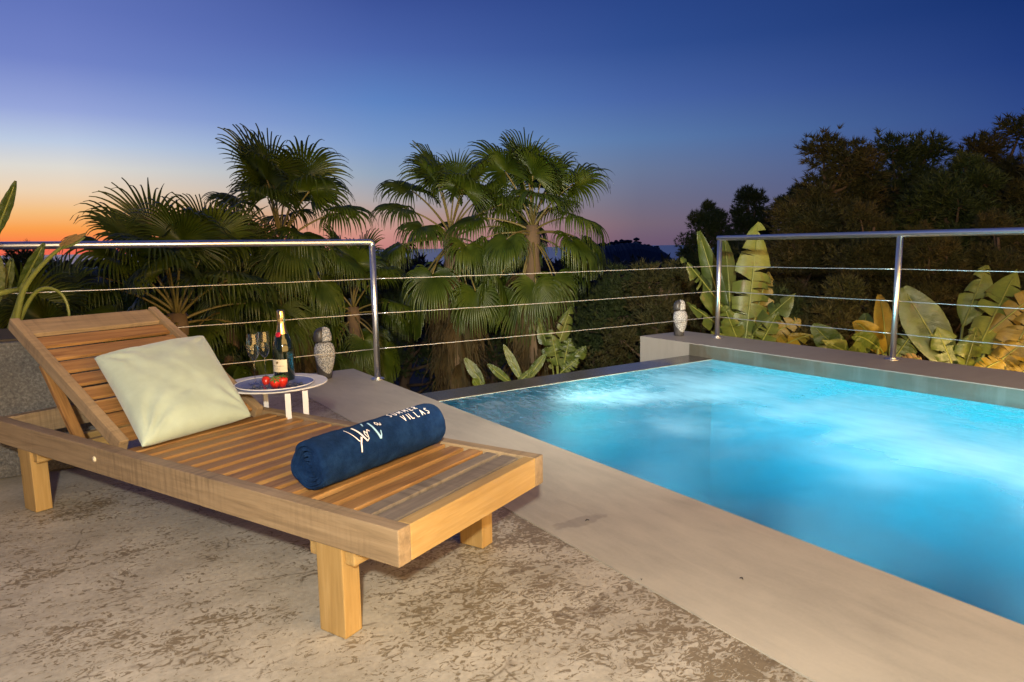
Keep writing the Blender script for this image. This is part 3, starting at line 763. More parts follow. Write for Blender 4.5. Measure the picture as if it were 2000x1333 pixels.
arc_panel('capsule_band', M['ink'], .0176, .279, .281, -140, -50, bot); arc_panel('capsule_band', M['ink'], .0178, .270, .272, -140, -50, bot)
mb = MB().lathe([(0, .004), (.008, .0035), (.012, .0015), (.0128, -.002)], 20, closed=False)
mb.build('seal', M['seal'], bot, smooth=True, mat=RZ(R(-100)) @ T(.0262, 0, .2005) @ RY(R(66)))
# flutes
def flute(px, py, label):
    p = onz(px, py, TS)
    g = thing('champagne_flute', label, 'glass', loc=(p.x, p.y, TS), group='empty flutes on the tray')
    MB().lathe([(0, .0005), (.028, 0), (.0285, .0015), (.012, .0035), (.004, .007), (.0032, .014)], 28, closed=False).build('foot', M['glass'], g, smooth=True)
    MB().lathe([(.0032, .014), (.003, .05), (.0034, .080), (.0048, .089), (.0048, .094), (.0042, .100)], 14, closed=False).build('stem', M['glass'], g, smooth=True)
    MB().lathe([(.0042, .100), (.012, .108), (.021, .125), (.0268, .150), (.0272, .172), (.0246, .200), (.0225, .213)], 32, closed=False).build('bowl', M['glass'], g, smooth=True)
flute(499, 750, 'empty champagne flute, the left of the two on the tray')
flute(519.5, 743, 'empty champagne flute, the one nearer the bottle')
# fruit
def strawberry(px, py, s, tilt, az, label):
    p = onz(px, py, TS)
    root = thing('strawberry', label, 'strawberry', group='strawberries on the tray', mat=T(p.x, p.y, TS + .0002 + s * .58) @ RZ(az) @ RX(tilt))
    prof = [(0, -.95), (.18, -.86), (.38, -.62), (.55, -.28), (.62, .08), (.56, .38), (.34, .56), (0, .58)]
    mb = MB().lathe([(r * s, z * s) for r, z in prof], 20, closed=False); mb.build('fruit', M['berry'], root, smooth=True)
    mb = MB()
    for k in range(7):
        a = 2 * math.pi * k / 7; d = Vector((math.cos(a), math.sin(a), 0)); q = d.cross(Vector((0, 0, 1)))
        mb.add([d * .05 * s + Vector((0, 0, .6 * s)), d * .35 * s + q * .14 * s + Vector((0, 0, .63 * s)), d * .68 * s + Vector((0, 0, .52 * s)), d * .35 * s - q * .14 * s + Vector((0, 0, .63 * s))], [(0, 1, 2, 3)])
    mb.tube([(0, 0, .55 * s), (.05 * s, 0, .85 * s)], .045 * s, 6); mb.build('calyx', M['calyx'], root)
strawberry(538, 757, .036, R(38), .4, 'large red strawberry lying at the front of the tray')
strawberry(552, 754, .035, R(10), 1.2, 'red strawberry standing in front of the bottle label')
strawberry(520, 751, .028, R(-30), .3, 'small dark red strawberry between the flutes and the others')
bm_ = MB().lathe([(.0022, .0062), (.0032, .0072), (.0062, .0048), (.0078, .001), (.0075, -.002), (.005, -.0058), (0, -.0072)][::-1], 14, closed=False).mesh('blueberry', M['blueberry'], True)
for i, (px, py) in enumerate([(496, 757), (502, 760), (510, 756), (512, 761), (525, 760), (521, 755), (549, 761), (566, 752), (571, 755), (576, 751), (581, 752), (588, 750)]):
    p = onz(px, py, TS + .007)
    tag(put(bm_, 'blueberry', None, T(p.x, p.y, TS + .0074) @ RZ(i * 1.3) @ RX(.3)), 'dark blueberry lying with the strawberries on the tray', 'blueberry', 'blueberries on the tray')

# bits of dry leaf blown onto the coping
for px, py, az, ln, lb in ((1147, 1018, .4, .016, 'dark curled leaf scrap lying in the damp stain on the coping'), (1253, 1134, 1.3, .009, 'tiny dark leaf scrap on the coping near the terrace joint'), (1448, 1132, 2.2, .012, 'thin leaf scrap in the middle of the coping')):
    p = onz(px, py, .0006); mb = MB()
    v = []; f = []
    for i in range(7):
        t = i / 6; w = ln * .32 * math.sin(math.pi * (t * .9 + .05)); zc = .0015 + .003 * math.sin(math.pi * t)
        v += [(ln * (t - .5), -w, zc + .002), (ln * (t - .5), 0, zc - .001), (ln * (t - .5), w, zc + .0015)]
    for i in range(6):
        for c in (0, 1): f.append((i * 3 + c, i * 3 + 3 + c, i * 3 + 4 + c, i * 3 + 1 + c))
    tag(mb.add(v, f).build('leaf_scrap', M['ink'], None, True, mat=T(p.x, p.y, .0006) @ RZ(az)), lb, 'leaf', 'leaf scraps on the coping')
# carved stone birds
def bird(loc, h, rotz, label):
    root = thing('stone_bird', label, 'statue', loc=loc, rotz=rotz, group='carved stone birds')
    s = h
    def blob(prof, n=28, fy=1.0, fx=1.0, sx=0):
        v = []; f = []
        for r, z, off in prof:
            for j in range(n):
                a = 2 * math.pi * j / n; v.append(((off + r * math.cos(a) * fx) * s, r * math.sin(a) * fy * s, z * s))
        for i in range(len(prof) - 1):
            for j in range(n): f.append((i * n + j, i * n + (j + 1) % n, (i + 1) * n + (j + 1) % n, (i + 1) * n + j))
        f.append(tuple(range(n - 1, -1, -1))); f.append(tuple((len(prof) - 1) * n + j for j in range(n)))
        return MB().add(v, f)
    blob([(.12, 0, -.01), (.135, .02, -.01), (.14, .10, -.01), (.15, .16, -.005), (.17, .3, 0), (.185, .48, 0), (.18, .6, 0), (.15, .68, -.005), (.125, .715, -.01)], fy=.85).build('back', M['lava'], root, smooth=True)
    # speckled breast: pointed at the foot, wrapped round the front
    blob([(.012, .012, .035), (.06, .06, .035), (.11, .15, .03), (.155, .27, .022), (.19, .42, .015), (.198, .52, .012), (.19, .6, .01), (.16, .668, .008), (.11, .705, .005), (.03, .72, 0)], fy=.93).build('breast', M['pecked'], root, smooth=True).matrix_local = T(0, -.028 * s, 0)
    blob([(.135, .728, 0), (.142, .74, 0), (.142, .80, 0), (.13, .88, .0), (.10, .95, .005), (.06, .985, .01), (.012, 1, .01)], fy=.95).build('head', M['pecked'], root, smooth=True).matrix_local = T(.012 * s, 0, 0)
    blob([(.112, .726, -.055), (.12, .74, -.055), (.12, .82, -.057), (.108, .90, -.05), (.078, .96, -.035), (.02, .99, -.022)], fy=1.12).build('face', M['lava'], root, smooth=True).matrix_local = T(-.012 * s, -.022 * s, 0)
    MB().lathe([(.10 * s, 0.716 * s), (.118 * s, .719 * s), (.118 * s, .729 * s), (.10 * s, .731 * s)], 24).build('neck_groove', M['lava'], root)
p = onz(636, 739, .004); bird((p.x, p.y, .0045), .405, R(5), 'larger carved stone bird on the coping by the corner post')
p = onz(1327, 656, .105); bird((p.x, p.y, .1055), .355, R(-8), 'smaller carved stone bird on the end of the parapet')

# ------------------------------------------------------------------ planter at the left
pl = thing('stone_planter', 'grey rough stone planter behind the head of the lounger', 'planter', mat=POOL @ T(-.262, 3.72, 0))
MB().box(-1.8, .42, .02, .66, .0, .615).build('body', M['granite'], pl, bevel=.012)
MB().box(-1.76, .38, .06, .62, .6, .625).build('soil', M['soil'], pl)

# ------------------------------------------------------------------ leaves
def leaf_strip(base, tip, width, bow=.1, fold=.25, tears=0, seed=0, side=None, nseg=26, droop=.0, tipw=.35, roll=0.0):
    """big paddle leaf: returns (blade MB, rib MB); 'side' is the direction its face looks"""
    r = random.Random(seed); base = Vector(base); tip = Vector(tip); ax = (tip - base); L = ax.length; ax.normalize()
    face = Vector(side) if side is not None else (CAM - base)
    face = (face - ax * face.dot(ax)).normalized(); face = Quaternion(ax, roll) @ face
    acr = ax.cross(face).normalized()
    def mid(t): return base + ax * (L * t) + face * (-bow * L * (t * t) * .9 + bow * L * .5 * t) - Vector((0, 0, 1)) * droop * L * t ** 3
    def wid(t): return width * (math.sin(math.pi * min(1, t * .93 + .05)) ** .55) * (1 - .35 * (1 - tipw) * max(0, t - .6) / .4)
    mb = MB()
    for sg in (-1, 1):
        cuts = sorted(r.uniform(.1, .93) for _ in range(tears))
        segs = [0] + cuts + [1.0]
        for a, b in zip(segs[:-1], segs[1:]):
            n = max(2, int(nseg * (b - a)) + 1); sag = r.uniform(0, .8) if tears else 0; slip = r.uniform(-.03, .03) if tears else 0; inset = .74 + .26 * r.random()
            v = []; f = []
            for i in range(n + 1):
                t = a + (b - a) * i / n
                pin = .0 if (not tears) else .32
                for k in range(4):
                    c = k / 3; g = (t - (a + b) / 2) * (1 - pin * c) + (a + b) / 2 + slip * c
                    w = wid(t) * c * (inset if tears else 1)
                    edge = .02 * width * mnoise.noise((t * 30, sg * 3 + seed, 0)) * c
                    p = mid(max(0, min(1, g))) + acr * sg * (w * math.cos(fold * c) + edge) + face * (w * math.sin(fold) * (c - .9 * c * c) - w * sag * c * c * .55) + ax * (w * .22) \
                        + face * .012 * mnoise.noise((t * 9, c * 3 + sg * 7, seed)) - Vector((0, 0, 1)) * (w * sag * c * .5)
                    v.append(p); mb.uv.append((t + .16 * c * width / L * 2, c))
            for i in range(n):
                for k in range(3): q = (i * 4 + k, i * 4 + k + 1, (i + 1) * 4 + k + 1, (i + 1) * 4 + k); f.append(q if sg > 0 else q[::-1])
            mb.add(v, f)
    rib = MB().tube([mid(i / 12) + face * .004 for i in range(12)], [.011 * (1 - i / 13) * (L / 1.0) ** .5 + .002 for i in range(12)], 6)
    return mb, rib, mid(0)
def plant(name, label, cat, group, root, leaves):
    """leaves: (bx,by,tx,ty,depth_base,depth_tip,width_px,material,kwargs) measured along the view, then built at those distances"""
    g = thing(name, label, cat, loc=root, group=group); inv = Matrix.Translation(Vector(root)).inverted()
    for i, (bx, by, tx, ty, d0, d1, wpx, mt, kw) in enumerate(leaves):
        b = at(bx, by, d0); t = at(tx, ty, d1); kw = dict(kw); stem = kw.pop('stem', True)
        blade, rib, foot = leaf_strip(b, t, wpx / F_PX * (d0 + d1) / 2, seed=kw.pop('seed', i * 7 + 3), **kw)
        o = blade.build('leaf', M[mt], g, smooth=True, mat=inv)
        rib.build('midrib', M['rib'], o, smooth=True)
        if stem:
            rt = Vector(root) + Vector((rnd.uniform(-.12, .12), rnd.uniform(-.12, .12), 0)); m_ = rt.lerp(foot, .55) + Vector((0, 0, .05))
            MB().tube([rt, rt.lerp(m_, .5), m_, m_.lerp(foot, .6), foot], [.035, .03, .024, .018, .013], 7).build('stalk', M['rib'], g, smooth=True, mat=inv)
    return g
r0 = at(1455, 760, 7.9); r0.z = -2.2
plant('banana_plant', 'tall torn banana plant behind the corner of the parapet railing', 'plant', 'banana plants', r0, [
    (1452, 690, 1484, 432, 7.9, 8.0, 42, 'banana_pale', dict(bow=.10, tears=11, seed=4, fold=.3, roll=.25)),
    (1420, 640, 1366, 452, 8.3, 8.4, 21, 'banana', dict(bow=-.05, fold=.5, roll=-.3)),
    (1425, 590, 1417, 465, 8.6, 8.7, 18, 'banana', dict(fold=.4, roll=.5)),
    (1436, 640, 1338, 500, 8.1, 7.8, 26, 'banana', dict(tears=9, fold=.5, roll=1.0, bow=.1)),
    (1430, 660, 1345, 590, 7.8, 7.5, 22, 'banana', dict(tears=6, fold=.4, roll=.8)),
    (1470, 655, 1548, 572, 7.7, 7.4, 30, 'banana', dict(tears=4, bow=.25, roll=-.5)),
    (1470, 640, 1500, 530, 8.1, 8.1, 26, 'banana_yellow', dict(tears=9, seed=8, roll=-.4)),
    (1480, 675, 1562, 612, 7.6, 7.3, 24, 'banana_yellow', dict(tears=6, bow=.3, droop=.15)),
    (1450, 690, 1415, 600, 7.6, 7.4, 22, 'banana', dict(tears=5)),
    (1500, 690, 1585, 640, 7.5, 7.1, 22, 'banana_yellow', dict(tears=5, bow=.3, droop=.2, roll=.4)),
    (1475, 690, 1520, 610, 7.4, 7.2, 24, 'banana', dict(tears=4, roll=.2)),
    (1440, 700, 1390, 648, 7.3, 7.1, 18, 'banana', dict(tears=3)),
])
r1 = at(1860, 800, 7.0); r1.z = -2.2
plant('banana_plant', 'broad leaved banana plant behind the railing at the right edge', 'plant', 'banana plants', r1, [
    (1855, 715, 1765, 562, 6.6, 6.8, 40, 'banana', dict(bow=.12, fold=.35, roll=.1)),
    (1892, 720, 1988, 522, 6.6, 6.9, 40, 'banana_pale', dict(tears=4, fold=.25, bow=.08, seed=21)),
    (1880, 640, 1928, 516, 7.2, 7.3, 30, 'banana_pale', dict(tears=3, fold=.3)),
    (1950, 740, 2025, 600, 6.3, 6.2, 42, 'banana_yellow', dict(tears=9, seed=31, roll=.2)),
    (1925, 730, 2010, 655, 6.1, 5.9, 38, 'banana_yellow', dict(tears=8, droop=.1, seed=33)),
    (1930, 650, 2040, 560, 6.7, 6.6, 30, 'banana_yellow', dict(tears=8, seed=35)),
    (1870, 735, 1830, 640, 6.3, 6.3, 34, 'banana', dict(tears=2, fold=.5)),
    (1900, 740, 1960, 690, 6.0, 5.8, 26, 'banana_yellow', dict(tears=6, droop=.2)),
    (1880, 730, 1910, 640, 6.2, 6.2, 30, 'banana', dict(tears=4, roll=.6)),
    (1960, 760, 2030, 700, 5.8, 5.7, 26, 'banana_yellow', dict(tears=7)),
])
r2 = at(1700, 780, 7.4); r2.z = -2.2
plant('banana_plant', 'low banana plant with curled yellow leaves between the two parapet posts', 'plant', 'banana plants', r2, [
    (1730, 690, 1722, 575, 7.1, 7.2, 24, 'banana_yellow', dict(fold=.6, roll=.5, bow=.2)),
    (1725, 690, 1675, 612, 7.0, 6.8, 24, 'banana_yellow', dict(fold=.5, bow=.3, droop=.2)),
    (1715, 680, 1668, 640, 6.9, 6.7, 18, 'banana', dict(fold=.4, droop=.2)),
    (1655, 700, 1588, 636, 7.2, 7.2, 26, 'banana', dict(fold=.4, bow=.1)),
    (1700, 710, 1612, 668, 6.9, 6.6, 30, 'banana', dict(fold=.3, bow=.2, tears=2)),
    (1740, 710, 1790, 640, 6.9, 6.9, 28, 'banana', dict(tears=3)),
    (1710, 715, 1650, 690, 6.6, 6.4, 20, 'banana_dry', dict(tears=6, droop=.3)),
    (1750, 715, 1800, 690, 6.5, 6.3, 18, 'banana_dry', dict(tears=6, droop=.2)),
    (1690, 690, 1690, 612, 7.2, 7.3, 22, 'banana', dict(fold=.4, roll=-.3)),
])
r3 = at(1095, 770, 9.5); r3.z = -2.4
plant('banana_plant', 'ragged young banana plant below the overflow rim under the right hand palm', 'plant', 'banana plants', r3, [
    (1085, 690, 1116, 598, 9.6, 9.7, 18, 'banana', dict(tears=3, roll=.4)),
    (1090, 715, 1075, 645, 9.4, 9.3, 20, 'banana', dict(tears=6)),
    (1100, 722, 1112, 655, 9.3, 9.2, 18, 'banana', dict(tears=7, droop=.1)),
    (1108, 715, 1145, 665, 9.4, 9.3, 15, 'banana', dict(tears=5, droop=.2)),
    (1080, 720, 1052, 620, 9.8, 9.9, 16, 'banana', dict(tears=3, roll=.5)),
    (1095, 728, 1130, 700, 9.1, 9.0, 14, 'banana', dict(tears=4)),
])
r4 = at(1020, 775, 8.8); r4.z = -2.4
plant('banana_plant', 'small banana plant with narrow upright leaves just beyond the overflow rim', 'plant', 'banana plants', r4, [
    (1018, 742, 984, 674, 8.8, 8.8, 9, 'banana', dict(fold=.15, bow=.02)),
    (1028, 742, 1066, 692, 8.8, 8.7, 10, 'banana', dict(fold=.3, bow=.05)),
    (998, 748, 953, 712, 8.7, 8.6, 10, 'banana', dict(fold=.6, bow=.1)),
    (1010, 750, 1040, 722, 8.6, 8.5, 8, 'banana', dict(fold=.3)),
    (945, 752, 908, 700, 8.9, 8.9, 12, 'banana', dict(fold=.4, bow=.1)),
    (935, 755, 925, 740, 8.7, 8.6, 8, 'banana_pale', dict(fold=.3)),
])
# plant in the planter (left edge of the view)
rp = POOL @ Vector((-.62, 4.05, .62))
g = plant('strelitzia_plant', 'green strelitzia growing in the stone planter at the left edge', 'plant', None, rp, [
    (-14, 470, 31, 354, 3.6, 3.6, 13, 'banana', dict(fold=.5, bow=.02, roll=.4)),
    (38, 565, 86, 478, 3.55, 3.5, 17, 'banana', dict(fold=.8, roll=.2, bow=.15)),
    (8, 580, 22, 505, 3.7, 3.7, 12, 'banana', dict(fold=.5, roll=-.3)),
    (-10, 600, -2, 500, 3.5, 3.5, 14, 'banana', dict(fold=.4)),
])
inv = Matrix.Translation(rp).inverted()
def stalk(pix, d, rad, mt, name='stalk'):
    pts = [at(x, y, d) for x, y in pix]; k = len(pts)
    P = []
    for i in range(k - 1):
        for q in range(4): P.append(pts[i].lerp(pts[i + 1], q / 4))
    P.append(pts[-1])
    for _ in range(3): P = [P[0]] + [(P[i - 1] + P[i] * 2 + P[i + 1]) / 4 for i in range(1, len(P) - 1)] + [P[-1]]
    n = len(P); return MB().tube(P, [rad * (1 - .55 * i / n) for i in range(n)], 8).build(name, M[mt], g, smooth=True, mat=inv)
stalk([(18, 690), (30, 640), (42, 570), (70, 530), (110, 490), (135, 475)], 3.45, .017, 'rib')
stalk([(24, 690), (36, 630), (55, 590), (72, 567), (95, 561), (120, 572), (133, 595), (138, 640)], 3.5, .013, 'rib')
stalk([(8, 690), (20, 640), (33, 600), (45, 555)], 3.5, .016, 'rib')
for q, (a, b) in enumerate((((118, 482), (168, 456)), ((120, 486), (165, 464)), ((116, 480), (150, 458)))):
    blade, rib, _ = leaf_strip(at(*a, 3.44), at(*b, 3.42 + .02 * q), .018, bow=.1, fold=.8, seed=q, nseg=8); blade.build('bract', M['banana_dry' if q != 1 else 'banana_pale'], g, smooth=True, mat=inv)

# ------------------------------------------------------------------ fan palms
def fan_leaf(el, seed, pet=.95, Rb=.74, dry=False, spread=132):
    """fan leaf: stalk leaves the origin towards +x at elevation el; gravity pulls the split tips down"""
    r = random.Random(seed); pts = []; p = Vector((0, 0, 0)); a = R(el); n = 8
    for i in range(n + 1):
        pts.append(p.copy()); p = p + Vector((math.cos(a), 0, math.sin(a))) * pet / n
        a -= R(1.5 if dry else (1.6 + 3.2 * max(0, math.cos(R(el)))))
    hub = pts[-1]; Tn = Vector((math.cos(a), 0, math.sin(a))); Nn = Vector((-math.sin(a), 0, math.cos(a))); B = Vector((0, 1, 0))
    q = Quaternion(Tn, R(r.uniform(-38, 38) if not dry else r.uniform(-15, 15))); Nn = q @ Nn; B = q @ B
    ns = 46; mb = MB(); fold = r.uniform(.15, .55) if not dry else .9
    hang = max(0, math.cos(R(el)))
    for k in range(ns):
        ph = R(-spread + 2 * spread * (k + .5) / ns); hw = R(spread / ns)
        Rk = Rb * (.70 + .30 * math.cos(ph * .62)) * r.uniform(.93, 1.07)
        if dry: Rk *= r.uniform(.7, 1.05)
        split = r.uniform(.48, .58); steps = [0.03, .22, .40, split, .64, .74, .83, .91, 1.0]
        g = (.26 + .85 * hang ** 1.4 if not dry else .7) * r.uniform(.75, 1.3); wob = r.uniform(-.08, .08)
        v = []; f = []; prev = None; cen = []
        for s_ in steps:                       # centre line, bending towards the ground beyond the split
            d = Tn * math.cos(ph + (wob * (s_ - split) if s_ > split else 0)) + B * math.sin(ph + (wob * (s_ - split) if s_ > split else 0))
            base = d + Nn * (abs(math.sin(ph * .5)) * fold * .55)
            if prev is None: c0 = hub + base * Rk * s_
            else:
                k_ = max(0, s_ - .30) ** 1.25 * g * 2.4
                dd = (base.normalized() * (1 - min(.93, k_ * .75)) + Vector((0, 0, -1)) * k_).normalized()
                c0 = cen[-1][0] + dd * Rk * (s_ - prev)
            cen.append((c0, base)); prev = s_
        for (c0, base), s_ in zip(cen, steps):
            tang = (-Tn * math.sin(ph) + B * math.cos(ph))
            w = hw * Rk * (s_ if s_ <= split else split * max(.05, (1 - s_) / (1 - split)) ** .85)
            for c in (-1, 0, 1): v.append(c0 + tang * w * c + Nn * ((.011 if c == 0 else -.007) * min(1, s_ * 3)))
        m_ = len(steps)
        for i in range(m_ - 1):
            for c in (0, 1): f.append((i * 3 + c, i * 3 + c + 1, (i + 1) * 3 + c + 1, (i + 1) * 3 + c))
        mb.add(v, f, 0)
    mb.tube(pts, [.020 - .0012 * i for i in range(n + 1)], 6, m=1)
    return mb.mesh('leaf', [M['palm_dry'] if dry else M['palm'], M['palm_stalk']], True)
EL = [84, 72, 58, 44, 28, 10, -12, -36, -60]
LV = {e: [fan_leaf(e, e * 3 + k + 100) for k in range(4)] for e in EL}
DRY = [fan_leaf(-76 - 4 * k, 900 + k, pet=.55, Rb=.72, dry=True, spread=70) for k in range(3)] + [fan_leaf(-64, 950, pet=.6, Rb=.75, dry=True, spread=85)]
def palm(hub, base_z, s, seed, label, nlive=26, ndry=24, skirt=1.5, yaw=None, specials=()):
    r = random.Random(seed)
    g = thing('fan_palm', label, 'palm tree', loc=(hub.x, hub.y, base_z), group='fan palms beyond the terrace')
    hz = hub.z - base_z
    mb = MB(); k = 16; pts = []; rad = []
    lean = Vector((r.uniform(-.15, .15), r.uniform(-.1, .1), 0))
    for i in range(k + 1):
        t = i / k; pts.append(lean * (1 - t) ** 2 + Vector((0, 0, hz * t))); rad.append((.15 - .035 * t + .012 * math.sin(i * 2.6)) * s)
    mb.tube(pts, rad, 12); mb.build('trunk', M['palm_bark'], g, smooth=True)
    ga = 2.399963; a = r.uniform(0, 6.28)
    for i in range(nlive):
        t = i / max(1, nlive - 1); e = 86 - 140 * t ** 1.15 + r.uniform(-7, 7)
        el = min(EL, key=lambda q: abs(q - e)); a += ga + r.uniform(-.25, .25)
        put(r.choice(LV[el]), 'leaf', g, T(0, 0, hz - .25 * t * s) @ RZ(a) @ Matrix.Scale(s * r.uniform(.86, 1.08), 4))
    for (az, el, sc_) in specials:
        put(LV[el][0], 'leaf', g, T(0, 0, hz) @ RZ(az) @ Matrix.Scale(s * sc_, 4))
    for i in range(ndry):
        t = i / max(1, ndry - 1); a += ga + r.uniform(-.3, .3)
        put(r.choice(DRY), 'dry_leaf', g, T(0, 0, hz - (.25 + skirt * t) * s) @ RZ(a) @ Matrix.Scale(s * r.uniform(.8, 1.05), 4))
    return g
FRONT = -math.pi / 2
palm(at(548, 468, 10), -2.7, 1.0, 4, 'tall fan palm with a round leaf facing the terrace, behind the champagne bottle', 30, 46, 1.9, specials=[(FRONT, 72, .95), (FRONT + .5, 10, 1), (FRONT - .5, 10, 1)])
palm(at(345, 612, 8.4), -2.7, 1.0, 9, 'low fan palm behind the backrest with spiky fans against the orange sky', 26, 22, 1.2, specials=[(FRONT + .3, 58, 1), (FRONT - .6, 58, 1), (FRONT - 1.2, 44, 1)])
palm(at(880, 452, 12.2), -2.9, 1.1, 15, 'fan palm left of the pair, with a thick brown skirt of dead leaves', 27, 44, 1.5)
palm(at(1040, 440, 12.0), -2.9, 1.05, 23, 'fan palm right of the pair, the tallest crown above the pool', 28, 42, 1.6, specials=[(FRONT, 72, .9)])
palm(at(88, 735, 7.6), -2.7, .9, 31, 'fan palm at the far left with its fans under the handrail', 20, 12, 1.0, specials=[(FRONT, 28, .9), (FRONT + 2.6, 28, 1)])
palm(at(690, 600, 11.5), -2.8, .85, 37, 'short fan palm filling the gap behind the corner post', 20, 20, 1.2)
palm(at(205, 715, 10.5), -2.8, .95, 43, 'fan palm in the shade between the two palms at the left', 22, 18, 1.0)
palm(at(445, 590, 9.4), -2.8, .9, 51, 'low fan palm in the shade directly behind the cushion', 20, 16, 1.0)

# ------------------------------------------------------------------ pines and scrub
def pine_meshes(seed, H=6.5, Rr=2.0, lobes=17, tufts=1500, mt='needle', nl=.15):
    r = random.Random(seed); tr = MB(); cr = MB()
    pts = [Vector((.12 * math.sin(i * 1.3 + seed), .12 * math.cos(i * 1.1 + seed), H * .92 * i / 8)) for i in range(9)]
    tr.tube(pts, [.15 * (1 - .85 * i / 8) + .01 for i in range(9)], 8)
    cs = []
    for k in range(lobes):
        t = (k + .5) / lobes; z = H * (.20 + .78 * t) * r.uniform(.9, 1.04); rad = Rr * (1 - .62 * t) * r.uniform(.55, 1.0) * (.75 + .5 * math.sin(math.pi * min(1, t + .25)))
        a = k * 2.4 + r.uniform(-.5, .5); c = Vector((math.cos(a) * rad * .75, math.sin(a) * rad * .75, z)); lr = Rr * (.36 - .21 * t) * r.uniform(.7, 1.25)
        cs.append((c, lr)); b = pts[min(8, int(t * 8))]
        m_ = b.lerp(c, .5) + Vector((0, 0, -.12)); tr.tube([b, b.lerp(m_, .6), m_, m_.lerp(c, .6), c], [.05, .042, .03, .02, .01], 5)
        for q in range(5):
            d = Vector((r.gauss(0, 1), r.gauss(0, 1), r.gauss(.3, .8))).normalized(); tr.tube([c - d * .1, c + d * lr * .9], [.012, .004], 4, cap=False)
    v = []; f = []
    for i in range(tufts):
        c, lr = r.choice(cs); d = Vector((r.gauss(0, 1), r.gauss(0, 1), r.gauss(.15, .9))).normalized()
        p = c + Vector((d.x * 1.0, d.y * 1.0, d.z * 1.15)) * lr * (r.random() ** .45) * (1 + .5 * mnoise.noise(d * 2.4 + c * 3))
        ax = (d + Vector((0, 0, .7))).normalized()
        for q in range(9):
            n = (ax + Vector((r.gauss(0, .55), r.gauss(0, .55), r.gauss(0, .55)))).normalized(); s_ = n.cross(Vector((r.random() - .5, r.random() - .5, r.random() - .5))).normalized() * .0115
            o = len(v); v += [p - s_, p + s_, p + n * nl * r.uniform(.7, 1.2)]; f.append((o, o + 1, o + 2))
    cr.add(v, f)
    return tr.mesh('trunk', M['bark'], True), cr.mesh('crown', M[mt])
PM = [pine_meshes(1, 6.5, 2.1, 34, 7000), pine_meshes(2, 6.5, 2.0, 32, 7000, 'needle_lit'), pine_meshes(3, 6.0, 2.3, 36, 7000), pine_meshes(5, 6.5, 2.1, 34, 7000, 'needle_lit')]
BUSH = [pine_meshes(8, 3.0, 2.0, 22, 4500, nl=.12), pine_meshes(9, 3.2, 1.8, 20, 4000, 'needle_lit', nl=.12)]
def pine(px, top_y, depth, k, label, wide=1.0, seed=0, meshes=PM, name='pine_tree', group='pines behind the pool', h0=6.3, cat='tree'):
    top = at(px, top_y, depth); gz = terrain_z(top.x, top.y) - .05; s = (top.z - gz) / h0
    g = thing(name, label, cat, loc=(top.x, top.y, gz), rotz=seed * 1.7, group=group)
    for me in meshes[k]: put(me, 'trunk' if me.name.startswith('trunk') else 'crown', g, Matrix.Diagonal((s * wide, s * wide, s, 1)))
    return g
pine(1640, 284, 15, 3, 'pine with a rounded top, leftmost of the big pines behind the parapet', 1.35, 1)
pine(1762, 258, 16, 2, 'tallest green pine, second of the big pines from the left', 1.3, 2)
pine(1865, 318, 13.5, 0, 'bushy pine in front of the orange lit pines behind the right hand parapet post', 1.3, 3)
pine(1945, 262, 15.5, 1, 'orange lit pine reaching the sky near the right edge', 1.4, 4)
pine(2040, 300, 13.5, 3, 'orange lit pine cut off by the right edge of the view', 1.1, 5)
pine(1710, 420, 12.5, 1, 'lower orange lit pine directly above the right hand railing', 1.1, 6)
pine(1580, 385, 14.5, 3, 'dim pine standing right of the torn banana plant', 1.35, 7)
pine(1830, 455, 11.5, 3, 'short orange lit pine close behind the broad banana leaves', 1.1, 8)
pine(1950, 440, 11.5, 1, 'short pine behind the yellow banana leaves at the right edge', 1.1, 9)
for q, (x, y, d, k, lb) in enumerate([(1385, 402, 27, 0, 'far dark pine, left of the three silhouettes above the torn banana plant'), (1466, 362, 29, 2, 'far dark pine, middle and tallest of the three silhouettes'), (1548, 374, 31, 0, 'far dark pine, right of the three silhouettes'),
                                     (1345, 478, 30, 2, 'far low dark pine at the edge of the blue sea')]):
    pine(x, y, d, k, lb, 1.05, q + 11)
for q, (x, y, d, k, lb) in enumerate([(1225, 528, 15, 0, 'dim shrub below the far headland'), (1290, 545, 13, 1, 'dim twiggy shrub left of the stone bird on the parapet'), (1345, 530, 16, 0, 'dim shrub behind the stone bird on the parapet'), (1165, 560, 17, 0, 'dark shrub right of the tallest palm crown'),
                                     (960, 560, 19, 0, 'dark shrub between the paired palms'), (790, 545, 18, 0, 'dark shrub left of the paired palms'), (640, 540, 17, 1, 'dark shrub behind the corner post palm'), (450, 530, 16, 0, 'dark shrub behind the bottle palm'), (270, 510, 17, 0, 'dark shrub behind the low palm'), (60, 494, 19, 0, 'dark shrub on the orange skyline at the far left'), (140, 520, 15, 0, 'dark shrub behind the far left palm'),
                                     (1440, 560, 15, 1, 'dim shrub behind the torn banana plant'), (1520, 570, 12, 0, 'dim shrub right of the torn banana leaves'), (1640, 570, 11, 1, 'dim shrub below the orange lit pine between the parapet posts')]):
    pine(x, y, d, k, lb, 1.0, q + 31, BUSH, 'scrub_bush', 'shrubs on the slope', 3.1, 'bush')
